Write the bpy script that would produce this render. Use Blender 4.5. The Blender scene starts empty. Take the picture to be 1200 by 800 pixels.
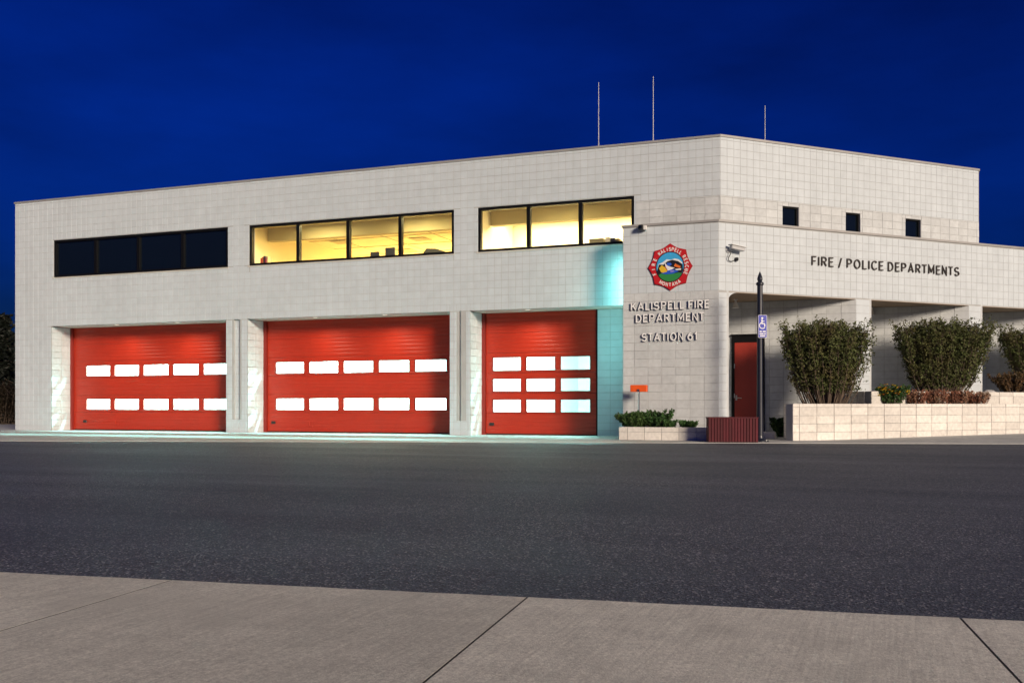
import bpy, math, random
from mathutils import Vector, Matrix, noise as mnoise
random.seed(7)
R_ = math.radians
sc = bpy.context.scene
col = sc.collection

# ------------------------------------------------------------------ camera
F_PX, YAW, HOR, CAM_H = 1167.0, R_(20.94), 475.0, 0.84      # focal length and horizon in photo pixels (1200x800)
CAM = Vector((4.04, -25.14, CAM_H))
cd = bpy.data.cameras.new('camera'); cam = bpy.data.objects.new('camera', cd); col.objects.link(cam)
cam.location = CAM; cam.rotation_euler = (R_(90), 0, YAW)
cd.sensor_width = 36.0; cd.lens = 36.0 * F_PX / 1200.0; cd.shift_y = (HOR - 400) / 1200.0
cd.clip_end = 3000; cd.clip_start = 0.05
sc.camera = cam
# ------------------------------------------------------------------ sky, sun, exposure
SUN_DIR = Vector((math.cos(R_(-41)), math.sin(R_(-41)), 0))   # horizontal direction towards the light
SUN_EL = R_(16)
w = bpy.data.worlds.new('World'); sc.world = w; w.use_nodes = True
nt = w.node_tree; nt.nodes.clear()
sky = nt.nodes.new('ShaderNodeTexSky'); sky.sky_type = 'NISHITA'; sky.sun_disc = False
sky.sun_elevation = R_(1.0); sky.sun_rotation = math.atan2(SUN_DIR.x, SUN_DIR.y)
sky.altitude = 900; sky.air_density = 1.0; sky.dust_density = 0.2; sky.ozone_density = 6.0
tint = nt.nodes.new('ShaderNodeMix'); tint.data_type = 'RGBA'; tint.blend_type = 'MULTIPLY'; tint.inputs[0].default_value = 1.0
tint.inputs[7].default_value = (0.12, 0.36, 1.0, 1)
tc = nt.nodes.new('ShaderNodeTexCoord'); mp = nt.nodes.new('ShaderNodeMapping'); mp.inputs['Scale'].default_value = (1.6, 1.6, 5.0)
cn = nt.nodes.new('ShaderNodeTexNoise'); cn.inputs['Scale'].default_value = 1.6; cn.inputs['Detail'].default_value = 6; cn.inputs['Roughness'].default_value = 0.55
cr = nt.nodes.new('ShaderNodeMapRange'); cr.inputs[1].default_value = 0.3; cr.inputs[2].default_value = 0.75; cr.inputs[3].default_value = 0.72; cr.inputs[4].default_value = 1.5
cm = nt.nodes.new('ShaderNodeVectorMath'); cm.operation = 'SCALE'
nt.links.new(tc.outputs['Generated'], mp.inputs[0]); nt.links.new(mp.outputs[0], cn.inputs['Vector']); nt.links.new(cn.outputs[0], cr.inputs[0]); nt.links.new(cr.outputs[0], cm.inputs['Scale'])
bg = nt.nodes.new('ShaderNodeBackground'); bg.inputs[1].default_value = 0.15
out = nt.nodes.new('ShaderNodeOutputWorld')
nt.links.new(sky.outputs[0], tint.inputs[6]); nt.links.new(tint.outputs[2], cm.inputs[0]); nt.links.new(cm.outputs[0], bg.inputs[0]); nt.links.new(bg.outputs[0], out.inputs[0])
sd = bpy.data.lights.new('sun', 'SUN'); sun = bpy.data.objects.new('sun', sd); col.objects.link(sun)
sd.energy = 4.15; sd.angle = R_(13); sd.color = (1.0, 0.83, 0.645)
sv = Vector((SUN_DIR.x * math.cos(SUN_EL), SUN_DIR.y * math.cos(SUN_EL), math.sin(SUN_EL)))
sun.rotation_euler = sv.to_track_quat('Z', 'Y').to_euler(); sun.location = (20, -30, 20)
sc.view_settings.view_transform = 'Standard'; sc.view_settings.look = 'None'
sc.view_settings.exposure = 0.0; sc.view_settings.gamma = 1.0; sc.view_settings.use_curve_mapping = False
sc.render.engine = 'CYCLES'

# ------------------------------------------------------------------ pixel -> place
CR = Vector((math.cos(YAW), math.sin(YAW), 0)); CD = Vector((-math.sin(YAW), math.cos(YAW), 0))
def ray(x, y): return CD + CR * ((x - 600) / F_PX) + Vector((0, 0, (HOR - y) / F_PX))
def on_y(x, y, Y): r = ray(x, y); return CAM + r * ((Y - CAM.y) / r.y)
def on_z(x, y, Z=0.0): r = ray(x, y); return CAM + r * ((Z - CAM.z) / r.z)
Q = math.sqrt(0.5)
N2 = Vector((Q, -Q, 0)); U2 = Vector((Q, Q, 0))               # the slanted face: outward normal and direction along it
def on_s(x, y, d):
    r = ray(x, y); p = CAM + r * ((d - N2.dot(CAM)) / N2.dot(r)); return p.dot(U2), p.z
def at_depth(x, y, dep): return CAM + ray(x, y) * dep

# ------------------------------------------------------------------ materials
MATS = {}
def mat(name, color, rough=0.7, metal=0.0, spec=0.5, noise=None, bump=None, tint=0.0, emit=None, strength=0.0, mottles=(), streak=0.0):
    """noise=(scale, amount) colour variation; bump=(scale, strength, distance); tint: weight of the per-piece 'tint' attribute"""
    if name in MATS: return MATS[name]
    m = bpy.data.materials.new(name); m.use_nodes = True; MATS[name] = m
    t = m.node_tree; b = t.nodes['Principled BSDF']; L = t.links.new
    b.inputs['Base Color'].default_value = (*color, 1); b.inputs['Roughness'].default_value = rough
    b.inputs['Metallic'].default_value = metal; b.inputs['Specular IOR Level'].default_value = spec
    if emit: b.inputs['Emission Color'].default_value = (*emit, 1); b.inputs['Emission Strength'].default_value = strength
    geo = t.nodes.new('ShaderNodeNewGeometry')
    cur = None
    def mul(fac_socket, lo, hi):
        nonlocal cur
        r = t.nodes.new('ShaderNodeMapRange'); L(fac_socket, r.inputs[0]); r.inputs[1].default_value = 0.25; r.inputs[2].default_value = 0.75
        r.inputs[3].default_value = lo; r.inputs[4].default_value = hi
        v = t.nodes.new('ShaderNodeVectorMath'); v.operation = 'SCALE'
        if cur is None: v.inputs[0].default_value = color
        else: L(cur, v.inputs[0])
        L(r.outputs[0], v.inputs['Scale']); cur = v.outputs[0]
    if noise:
        for sc_, am in ([noise] if not isinstance(noise, list) else noise):
            n = t.nodes.new('ShaderNodeTexNoise'); n.inputs['Scale'].default_value = sc_; n.inputs['Detail'].default_value = 5
            L(geo.outputs['Position'], n.inputs['Vector']); mul(n.outputs[0], 1 - am, 1 + am)
    if tint:
        a = t.nodes.new('ShaderNodeAttribute'); a.attribute_name = 'tint'
        r = t.nodes.new('ShaderNodeMath'); r.operation = 'MULTIPLY_ADD'; L(a.outputs['Fac'], r.inputs[0]); r.inputs[1].default_value = tint; r.inputs[2].default_value = 1.0
        v = t.nodes.new('ShaderNodeVectorMath'); v.operation = 'SCALE'
        if cur is None: v.inputs[0].default_value = color
        else: L(cur, v.inputs[0])
        L(r.outputs[0], v.inputs['Scale']); cur = v.outputs[0]
    if streak:                                                # faint run-off streaks
        n = t.nodes.new('ShaderNodeTexNoise'); n.inputs['Scale'].default_value = 1.0; n.inputs['Detail'].default_value = 4
        mp = t.nodes.new('ShaderNodeMapping'); mp.inputs['Scale'].default_value = (3.5, 3.5, 0.28); L(geo.outputs['Position'], mp.inputs[0]); L(mp.outputs[0], n.inputs['Vector'])
        mul(n.outputs[0], 1 - streak, 1 + streak * .5)
    for (sc_, c2, lo, hi) in mottles:                         # patches of another colour with a shape of their own
        n = t.nodes.new('ShaderNodeTexNoise'); n.inputs['Scale'].default_value = sc_; n.inputs['Detail'].default_value = 6; n.inputs['Roughness'].default_value = 0.65
        L(geo.outputs['Position'], n.inputs['Vector'])
        r = t.nodes.new('ShaderNodeMapRange'); L(n.outputs[0], r.inputs[0]); r.inputs[1].default_value = lo; r.inputs[2].default_value = hi
        x = t.nodes.new('ShaderNodeMix'); x.data_type = 'RGBA'; L(r.outputs[0], x.inputs[0])
        if cur is None: x.inputs[6].default_value = (*color, 1)
        else: L(cur, x.inputs[6])
        x.inputs[7].default_value = (*c2, 1); cur = x.outputs[2]
    if cur is not None: L(cur, b.inputs['Base Color'])
    if bump:
        n = t.nodes.new('ShaderNodeTexNoise'); n.inputs['Scale'].default_value = bump[0]; n.inputs['Detail'].default_value = 6
        L(geo.outputs['Position'], n.inputs['Vector'])
        p = t.nodes.new('ShaderNodeBump'); p.inputs['Strength'].default_value = bump[1]; p.inputs['Distance'].default_value = bump[2]
        L(n.outputs[0], p.inputs['Height']); L(p.outputs[0], b.inputs['Normal'])
    return m
def glass_mat(name, tintc=(1, 1, 1), refl=0.06):
    m = bpy.data.materials.new(name); m.use_nodes = True; MATS[name] = m
    t = m.node_tree; t.nodes.clear(); L = t.links.new
    o = t.nodes.new('ShaderNodeOutputMaterial'); tr = t.nodes.new('ShaderNodeBsdfTransparent'); tr.inputs[0].default_value = (*tintc, 1)
    g = t.nodes.new('ShaderNodeBsdfGlossy'); g.inputs['Roughness'].default_value = 0.02
    x = t.nodes.new('ShaderNodeMixShader'); x.inputs[0].default_value = refl
    L(tr.outputs[0], x.inputs[1]); L(g.outputs[0], x.inputs[2]); L(x.outputs[0], o.inputs[0])
    return m
WALLC = (0.565, 0.62, 0.66)
M_BLOCK = mat('scored_block', WALLC, 0.75, noise=[(0.5, 0.05), (4.0, 0.05)], bump=(60, 0.25, 0.004), tint=0.02,
              mottles=[(1.1, (0.48, 0.51, 0.52), 0.66, 0.90)], streak=0.05)
M_ROUGH = mat('split_face_block', (0.565, 0.595, 0.61), 0.9, noise=[(0.7, 0.05), (9.0, 0.08)], bump=(30, 0.6, 0.009), tint=0.06, streak=0.08,
              mottles=[(2.3, (0.46, 0.47, 0.46), 0.66, 0.9)])
M_PLANT = mat('planter_block', (0.72, 0.69, 0.64), 0.9, noise=[(1.2, 0.06), (12.0, 0.13)], bump=(30, 0.8, 0.012), tint=0.10,
              mottles=[(3.0, (0.36, 0.31, 0.26), 0.62, 0.85)])
M_MORTAR = mat('mortar', (0.43, 0.44, 0.44), 0.95, noise=(3.0, 0.1))
M_COPING = mat('coping_metal', (0.42, 0.41, 0.39), 0.45, 0.3, noise=(2.0, 0.1))
M_SOFFIT = mat('soffit_board', (0.30, 0.22, 0.15), 0.8, noise=(6, 0.08))
M_LINTEL = mat('painted_soffit', (0.62, 0.59, 0.53), 0.7, noise=(3, 0.05))
M_ROOF = mat('roof_membrane', (0.25, 0.25, 0.26), 0.9, noise=(1, 0.1))
M_FRAME = mat('black_frame', (0.005, 0.005, 0.006), 0.5, spec=0.2)
M_RED = mat('red_door_paint', (0.42, 0.026, 0.009), 0.42, spec=0.5, noise=[(0.8, 0.10), (5, 0.05)])
M_REDD = mat('dark_red_paint', (0.24, 0.018, 0.012), 0.5, noise=(2, 0.1))
M_PDOOR = mat('person_door_red', (0.36, 0.035, 0.022), 0.45, noise=[(1.5, 0.10), (9, 0.06)])
M_RUBBER = mat('rubber', (0.015, 0.015, 0.015), 0.7)
M_DARKGL = mat('dark_glass', (0.004, 0.007, 0.011), 0.06, spec=0.5)
M_STEEL = mat('steel', (0.55, 0.55, 0.55), 0.3, 1.0)
M_GLASS = glass_mat('clear_glass'); M_GLASSB = glass_mat('bay_glass', (0.97, 1, 1))
M_WHITE = mat('white_paint', (0.78, 0.78, 0.76), 0.5)
M_ROOM = mat('room_cream', (0.72, 0.62, 0.38), 0.85, noise=(2, 0.04))
M_ROOMW = mat('room_white', (0.80, 0.76, 0.62), 0.85, noise=(2, 0.03))
M_BULK = mat('bulkhead_tan', (0.36, 0.31, 0.18), 0.85, noise=(2, 0.05))
M_CEIL = mat('ceiling_tile', (0.70, 0.60, 0.36), 0.9, noise=(8, 0.05))
M_CARPET = mat('room_floor', (0.40, 0.34, 0.24), 0.95)
M_BAY = mat('bay_wall', (0.78, 0.80, 0.78), 0.8, noise=(1.5, 0.04))
M_BAYF = mat('bay_floor', (0.42, 0.43, 0.42), 0.5, noise=(1.5, 0.08))
M_NAVY = mat('pole_paint', (0.012, 0.015, 0.028), 0.35)
M_BLACK = mat('black_plastic', (0.012, 0.012, 0.014), 0.5)
M_SOIL = mat('soil', (0.035, 0.025, 0.018), 1.0, noise=(15, 0.3), bump=(40, 1, 0.02))
M_BARK = mat('shrub_stem', (0.13, 0.095, 0.07), 0.9, noise=(30, 0.25))
M_LETTER = mat('sign_letter_metal', (0.90, 0.90, 0.90), 0.3, 0.0)
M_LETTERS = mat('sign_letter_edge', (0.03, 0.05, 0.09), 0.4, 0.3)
M_LETDK = mat('letter_dark_bronze', (0.035, 0.026, 0.022), 0.5)
M_ORANGE = mat('orange_enamel', (0.80, 0.10, 0.012), 0.5)
M_BENCH = mat('maroon_slat', (0.085, 0.006, 0.012), 0.75, noise=[(6, 0.15), (40, 0.1)], tint=0.25)
M_BLUE = mat('sign_blue', (0.006, 0.022, 0.42), 0.4)
M_SWHITE = mat('sign_white', (0.85, 0.86, 0.88), 0.4)
def leaf(name, c, c2): return mat(name, c, 0.6, spec=0.3, noise=(7, 0.3), tint=0.45, mottles=[(2.2, c2, 0.45, 0.75)])
M_LEAF = leaf('olive_leaf', (0.085, 0.105, 0.032), (0.11, 0.085, 0.032))
M_LEAF2 = leaf('green_leaf', (0.040, 0.10, 0.026), (0.07, 0.11, 0.025))
M_LEAFR = leaf('russet_leaf', (0.30, 0.13, 0.08), (0.34, 0.26, 0.17))
M_LEAFB = leaf('brown_leaf', (0.11, 0.060, 0.025), (0.06, 0.06, 0.02))
M_NEEDLE = leaf('dark_needle', (0.004, 0.007, 0.004), (0.006, 0.007, 0.004))
M_YEL = mat('yellow_petal', (0.75, 0.50, 0.03), 0.6); M_ORG = mat('orange_petal', (0.70, 0.24, 0.03), 0.6)
M_ROCK = mat('boulder_stone', (0.42, 0.41, 0.40), 0.9, noise=[(3, 0.15), (14, 0.15)], bump=(12, 0.8, 0.03))

# ------------------------------------------------------------------ mesh helpers
class MB:
    def __init__(s): s.v = []; s.f = []; s.t = []; s.m = []
    def add(s, vs, fs, tint=0.0, mi=0):
        o = len(s.v); s.v += [tuple(v) for v in vs]; s.f += [tuple(i + o for i in f) for f in fs]
        s.t += [tint] * len(fs); s.m += [mi] * len(fs); return s
    def box(s, a, b, tint=0.0, mi=0):
        x0, y0, z0 = a; x1, y1, z1 = b
        return s.add([(x0,y0,z0),(x1,y0,z0),(x1,y1,z0),(x0,y1,z0),(x0,y0,z1),(x1,y0,z1),(x1,y1,z1),(x0,y1,z1)],
                     [(0,3,2,1),(4,5,6,7),(0,1,5,4),(1,2,6,5),(2,3,7,6),(3,0,4,7)], tint, mi)
    def chbox(s, a, b, c=0.01, tint=0.0, mi=0):
        """box whose vertical and top edges are chamfered"""
        x0, y0, z0 = a; x1, y1, z1 = b
        def ring(i, z): return [(x0+i+c,y0+i,z),(x1-i-c,y0+i,z),(x1-i,y0+i+c,z),(x1-i,y1-i-c,z),(x1-i-c,y1-i,z),(x0+i+c,y1-i,z),(x0+i,y1-i-c,z),(x0+i,y0+i+c,z)]
        vs = ring(0, z0) + ring(0, z1 - c) + ring(c, z1)
        fs = [tuple(range(7, -1, -1)), tuple(range(16, 24))]
        for k in (0, 8):
            for i in range(8): fs.append((k+i, k+(i+1) % 8, k+8+(i+1) % 8, k+8+i))
        return s.add(vs, fs, tint, mi)
    def prism(s, pts, z0, z1, tint=0.0, mi=0):
        n = len(pts); vs = [(x, y, z0) for x, y in pts] + [(x, y, z1) for x, y in pts]
        return s.add(vs, [tuple(range(n-1, -1, -1)), tuple(range(n, 2*n))] + [(i, (i+1) % n, n+(i+1) % n, n+i) for i in range(n)], tint, mi)
    def plate(s, pts, y0, y1, tint=0.0, mi=0):
        """outline in (x, z), thickness along y (front at y0 < y1)"""
        n = len(pts); vs = [(x, y0, z) for x, z in pts] + [(x, y1, z) for x, z in pts]
        return s.add(vs, [tuple(range(n)), tuple(range(2*n-1, n-1, -1))] + [(i, n+i, n+(i+1) % n, (i+1) % n) for i in range(n)], tint, mi)
    def tube(s, pts, rad, n=6, tint=0.0, mi=0, cap=True):
        pts = [Vector(p) for p in pts]; rads = rad if isinstance(rad, (list, tuple)) else [rad] * len(pts)
        base = len(s.v); vs = []
        for i, p in enumerate(pts):
            d = (pts[min(i+1, len(pts)-1)] - pts[max(i-1, 0)])
            d = d.normalized() if d.length > 1e-9 else Vector((0, 0, 1))
            a = d.cross(Vector((0, 0, 1)) if abs(d.z) < 0.9 else Vector((1, 0, 0))).normalized(); b = d.cross(a)
            vs += [p + (a * math.cos(2*math.pi*k/n) + b * math.sin(2*math.pi*k/n)) * rads[i] for k in range(n)]
        fs = []
        for i in range(len(pts)-1):
            for k in range(n): fs.append((i*n+k, i*n+(k+1) % n, (i+1)*n+(k+1) % n, (i+1)*n+k))
        if cap: fs += [tuple(range(n-1, -1, -1)), tuple(range((len(pts)-1)*n, len(pts)*n))]
        return s.add(vs, fs, tint, mi)
    def lathe(s, prof, c=(0, 0, 0), n=16, tint=0.0, mi=0):
        vs = [(c[0]+r*math.cos(2*math.pi*k/n), c[1]+r*math.sin(2*math.pi*k/n), c[2]+z) for r, z in prof for k in range(n)]
        fs = [(i*n+k, i*n+(k+1) % n, (i+1)*n+(k+1) % n, (i+1)*n+k) for i in range(len(prof)-1) for k in range(n)]
        fs += [tuple(range(n-1, -1, -1)), tuple(range((len(prof)-1)*n, len(prof)*n))]
        return s.add(vs, fs, tint, mi)
    def mesh(s, name, mats):
        me = bpy.data.meshes.new(name); me.from_pydata(s.v, [], s.f); me.validate(); me.update()
        for m in (mats if isinstance(mats, (list, tuple)) else [mats]): me.materials.append(m)
        if len(me.polygons) == len(s.f):
            if any(s.t):
                a = me.attributes.new('tint', 'FLOAT', 'FACE'); a.data.foreach_set('value', s.t)
            if any(s.m): me.polygons.foreach_set('material_index', s.m)
        return me
    def build(s, name, mats, parent=None, mw=None, smooth=False, **kw):
        o = bpy.data.objects.new(name, s.mesh(name, mats)); col.objects.link(o)
        if smooth: o.data.polygons.foreach_set('use_smooth', [True] * len(o.data.polygons))
        if parent: o.parent = parent
        if mw is not None: o.matrix_local = mw if parent is None else parent.matrix_world.inverted() @ mw
        tag(o, **kw); return o
def tag(o, label=None, cat=None, group=None, kind=None):
    if label: o['label'] = label
    if cat: o['category'] = cat
    if group: o['group'] = group
    if kind: o['kind'] = kind
    return o
def empty(name, loc=(0, 0, 0), rz=0.0, **kw):
    o = bpy.data.objects.new(name, None); o.empty_display_size = 0.2; o.location = loc; o.rotation_euler = (0, 0, rz); col.objects.link(o)
    o.matrix_basis = Matrix.Translation(loc) @ Matrix.Rotation(rz, 4, 'Z')
    tag(o, **kw); return o
def part(o, parent):                                          # world-placed object made a child without moving it
    mw = o.matrix_basis.copy(); o.parent = parent; o.matrix_basis = parent_world(parent).inverted() @ mw; return o
def parent_world(p):
    m = p.matrix_basis.copy(); q = p.parent
    while q: m = q.matrix_basis @ m; q = q.parent
    return m
def copy_tree(o, parent=None):
    c = o.copy(); col.objects.link(c); c.parent = parent
    for ch in [x for x in bpy.data.objects if x.parent == o]: copy_tree(ch, c)
    return c
def lightobj(name, kind, loc, energy, color, parent=None, rot=(0, 0, 0), **kw):
    d = bpy.data.lights.new(name, kind); d.energy = energy; d.color = color
    for k, v in kw.items(): setattr(d, k, v)
    o = bpy.data.objects.new(name, d); col.objects.link(o); o.location = loc; o.rotation_euler = rot
    if parent: part_fix(o, parent)
    return o
def part_fix(o, parent):
    mw = Matrix.LocRotScale(o.location, o.rotation_euler, None); o.parent = parent; o.matrix_basis = parent_world(parent).inverted() @ mw

# frame: local x along the wall, local -y outwards, z up
def frame(origin, u):
    u = Vector(u).normalized(); n = Vector((u.y, -u.x, 0))
    return Matrix(((u.x, -n.x, 0, origin[0]), (u.y, -n.y, 0, origin[1]), (0, 0, 1, origin[2]), (0, 0, 0, 1)))

# ------------------------------------------------------------------ ground
def sheet(name, pts, z, m, **kw):
    b = MB(); b.add([(x, y, z) for x, y in pts], [tuple(range(len(pts)))]); return b.build(name, m, **kw)
def asphalt_mat():
    m = bpy.data.materials.new('asphalt'); m.use_nodes = True; t = m.node_tree; b = t.nodes['Principled BSDF']; L = t.links.new
    geo = t.nodes.new('ShaderNodeNewGeometry')
    def nz(scale, det=4, rough=0.6, stretch=None):
        n = t.nodes.new('ShaderNodeTexNoise'); n.inputs['Scale'].default_value = scale; n.inputs['Detail'].default_value = det; n.inputs['Roughness'].default_value = rough
        if stretch:
            mp = t.nodes.new('ShaderNodeMapping'); mp.inputs['Scale'].default_value = stretch; mp.inputs['Rotation'].default_value = (0, 0, R_(-9)); L(geo.outputs['Position'], mp.inputs[0]); L(mp.outputs[0], n.inputs['Vector'])
        else: L(geo.outputs['Position'], n.inputs['Vector'])
        return n.outputs[0]
    def mr(s, a, c, lo, hi):
        r = t.nodes.new('ShaderNodeMapRange'); L(s, r.inputs[0]); r.inputs[1].default_value = a; r.inputs[2].default_value = c; r.inputs[3].default_value = lo; r.inputs[4].default_value = hi; return r.outputs[0]
    def mx(fac, a, c):
        x = t.nodes.new('ShaderNodeMix'); x.data_type = 'RGBA'; L(fac, x.inputs[0])
        for i, q in ((6, a), (7, c)):
            if isinstance(q, tuple): x.inputs[i].default_value = (*q, 1)
            else: L(q, x.inputs[i])
        return x.outputs[2]
    vor = t.nodes.new('ShaderNodeTexVoronoi'); vor.inputs['Scale'].default_value = 100; L(geo.outputs['Position'], vor.inputs['Vector'])
    sep = t.nodes.new('ShaderNodeSeparateColor'); L(vor.outputs['Color'], sep.inputs[0])
    base = mx(mr(sep.outputs[0], 0.0, 1.0, 0, 1), (0.014, 0.017, 0.023), (0.125, 0.142, 0.180))
    base = mx(mr(sep.outputs[1], 0.90, 0.95, 0, 1), base, (0.45, 0.44, 0.43))
    base = mx(mr(nz(0.35, 5), 0.35, 0.7, 0, 0.6), base, (0.044, 0.054, 0.074))
    base = mx(mr(nz(1.0, 5, 0.6, (0.06, 1.1, 1)), 0.55, 0.72, 0, 0.6), base, (0.10, 0.112, 0.142))
    L(base, b.inputs['Base Color']); b.inputs['Specular IOR Level'].default_value = 0.35
    L(mr(nz(0.8, 4, 0.6, (0.15, 1, 1)), 0.3, 0.7, 0.52, 0.74), b.inputs['Roughness'])
    bp = t.nodes.new('ShaderNodeBump'); bp.inputs['Strength'].default_value = 0.7; bp.inputs['Distance'].default_value = 0.006
    L(vor.outputs['Distance'], bp.inputs['Height']); L(bp.outputs[0], b.inputs['Normal'])
    return m
def concrete_mat(name, c, broom=False):
    m = mat(name, c, 0.85, noise=[(0.6, 0.14), (6.0, 0.10), (60.0, 0.22), (170.0, 0.25)], bump=(150, 0.6, 0.003), tint=0.12,
            mottles=[(1.7, tuple(v * 0.72 for v in c), 0.55, 0.85), (0.8, tuple(v * 0.80 for v in c), 0.5, 0.75)])
    if broom:                                                 # brushed finish
        t = m.node_tree; L = t.links.new; b = t.nodes['Principled BSDF']; src = b.inputs['Base Color'].links[0].from_socket
        g = t.nodes.new('ShaderNodeNewGeometry'); mp = t.nodes.new('ShaderNodeMapping'); mp.inputs['Rotation'].default_value = (0, 0, R_(-7)); mp.inputs['Scale'].default_value = (90, 2.5, 1)
        n = t.nodes.new('ShaderNodeTexNoise'); n.inputs['Scale'].default_value = 1; n.inputs['Detail'].default_value = 3; L(g.outputs['Position'], mp.inputs[0]); L(mp.outputs[0], n.inputs['Vector'])
        r = t.nodes.new('ShaderNodeMapRange'); r.inputs[1].default_value = .25; r.inputs[2].default_value = .75; r.inputs[3].default_value = .86; r.inputs[4].default_value = 1.12; L(n.outputs[0], r.inputs[0])
        v = t.nodes.new('ShaderNodeVectorMath'); v.operation = 'SCALE'; L(src, v.inputs[0]); L(r.outputs[0], v.inputs['Scale']); L(v.outputs[0], b.inputs['Base Color'])
    return m
M_ASPH = asphalt_mat()
M_CONC = concrete_mat('apron_concrete', (0.48, 0.49, 0.47)); M_WALK = concrete_mat('sidewalk_concrete', (0.68, 0.665, 0.56), True)
M_DIRT = mat('verge_ground', (0.030, 0.032, 0.018), 1.0, noise=[(0.5, 0.3), (8, 0.3)])
sheet('ground', [(-400, -400), (400, -400), (400, 400), (-400, 400)], -0.06, M_DIRT, kind='structure')
E0, E1 = on_z(0, 516.6), on_z(1200, 520.2)                     # far edge of the asphalt
ed = (E1 - E0).normalized()
def edge(x): return E0.y + (x - E0.x) * ed.y / ed.x
K0, K1 = on_z(0, 672), on_z(1200, 730)                         # near edge of the asphalt
kd = (K1 - K0).normalized(); kn = Vector((kd.y, -kd.x, 0))
def kerb(x): return K0.y + (x - K0.x) * kd.y / kd.x
rag = [(-90, kerb(-90) + .01)] + [(-6 + .03*k, kerb(-6 + .03*k) + .024 + random.uniform(-.016, .014)) for k in range(600)] + [(90, kerb(90) + .01)]
sheet('road', rag + [(90, edge(90)), (-90, edge(-90))], 0.0, M_ASPH, kind='structure')
# concrete apron in front of the doors: rises a little behind a low lip, then on towards the right as a sloping walk
ap = MB()
L0, L1 = 0.012, 0.022
def apron_z(x, y):                                             # height of the paving
    r = max(0.0, min(1.0, (x - 2.0) / 6.5)); return L1 + 0.105 * r * max(0, min(1, (y - edge(x)) / 3.0))
xs = [-60, -40, -30, -24] + [-23 + i for i in range(0, 36)] + [16, 24, 40]
rows = []
for x in xs:
    e = edge(x); ys = [e, e + 0.02] + [e + 0.5 * k for k in range(1, 12)] + [max(14.0, e + 8)]
    rows.append([(x, ys[0], -0.03), (x, ys[1], L0)] + [(x, y, apron_z(x, y)) for y in ys[2:]])
n = len(rows[0]); vs = [p for r in rows for p in r]
fs = [(i*n+j, (i+1)*n+j, (i+1)*n+j+1, i*n+j+1) for i in range(len(rows)-1) for j in range(n-1)]
ap.add(vs, fs); apron = ap.build('pavement', M_CONC, kind='structure')
# near sidewalk: separate slabs
side = empty('sidewalk', (K0.x, K0.y, 0), math.atan2(kd.y, kd.x), kind='structure')
bedm = MB(); bedm.box((-30, -6, -0.05), (30, -0.01, 0.0094)); bedm.build('joint_filler', mat('joint_filler', (.012, .011, .010), .9), side)
s_first = (on_z(190, 685) - K0).dot(kd); SP = 1.74
for i in range(-9, 9):
    a = s_first + i * SP + 0.0045; b_ = s_first + (i + 1) * SP - 0.0045
    for (d0, d1) in ((0.0, 3.4), (3.412, 6.0)):
        m = MB(); nn = 14
        front = [(a + (b_ - a) * k / nn, -d0 + (random.uniform(-0.004, 0.004) if d0 == 0 else 0)) for k in range(nn + 1)]
        pts = [(b_, -d1), (a, -d1)]
        poly = front[::-1] + [(a, -d1), (b_, -d1)]
        z = 0.010
        vs = [(x, y, -0.03) for x, y in poly] + [(x, y, z - 0.0006) for x, y in poly]
        cx = (a + b_) / 2; cy = -(d0 + d1) / 2
        vs += [(x + (0.0006 if x < cx else -0.0006), y + (0.0006 if y < cy else -0.0006), z) for x, y in poly]
        k = len(poly); fs = [tuple(range(3*k-1, 2*k-1, -1))]
        for q in (0, k): fs += [(q+j, q+k+j, q+k+(j+1) % k, q+(j+1) % k) for j in range(k)]
        m.add(vs, fs, random.uniform(-1, 1)); m.build('slab', M_WALK, side)

# ------------------------------------------------------------------ fire station
TW = 0.2032; Z0 = -0.03
XL, XR = -23.35, 0.0; TOP = 7.565; BACK = 17.0
D1F = 1.0; BX0 = -2.241; BX1 = 0.12; D2F = 0.79              # projecting lower block
LOWTOP = 5.26; SOF = 3.585
TS = 8.962                                                     # length of the tall slanted face
station = empty('fire_station', (-10, 0, 0),
    label='two-storey pale block fire station with three red bay doors and slanted right wing', cat='building')
RD = 0.83                                                      # door recess depth
HEAD = 3.44
W1 = (-21.68, -14.81, 5.03, 6.25); W2 = (-14.04, -7.30, 5.03, 6.25); W3 = (-6.58, -2.207, 5.03, 6.25)
O1 = (-21.786, -14.875, -1, HEAD); O2 = (-14.102, -7.427, -1, HEAD); O3 = (-6.81, BX0 + 0.001, -1, HEAD)
SLOTS = [(-14.657, -14.317, 0.42, HEAD + 0.0), (-7.220, -6.938, 0.42, HEAD + 0.0)]

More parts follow.
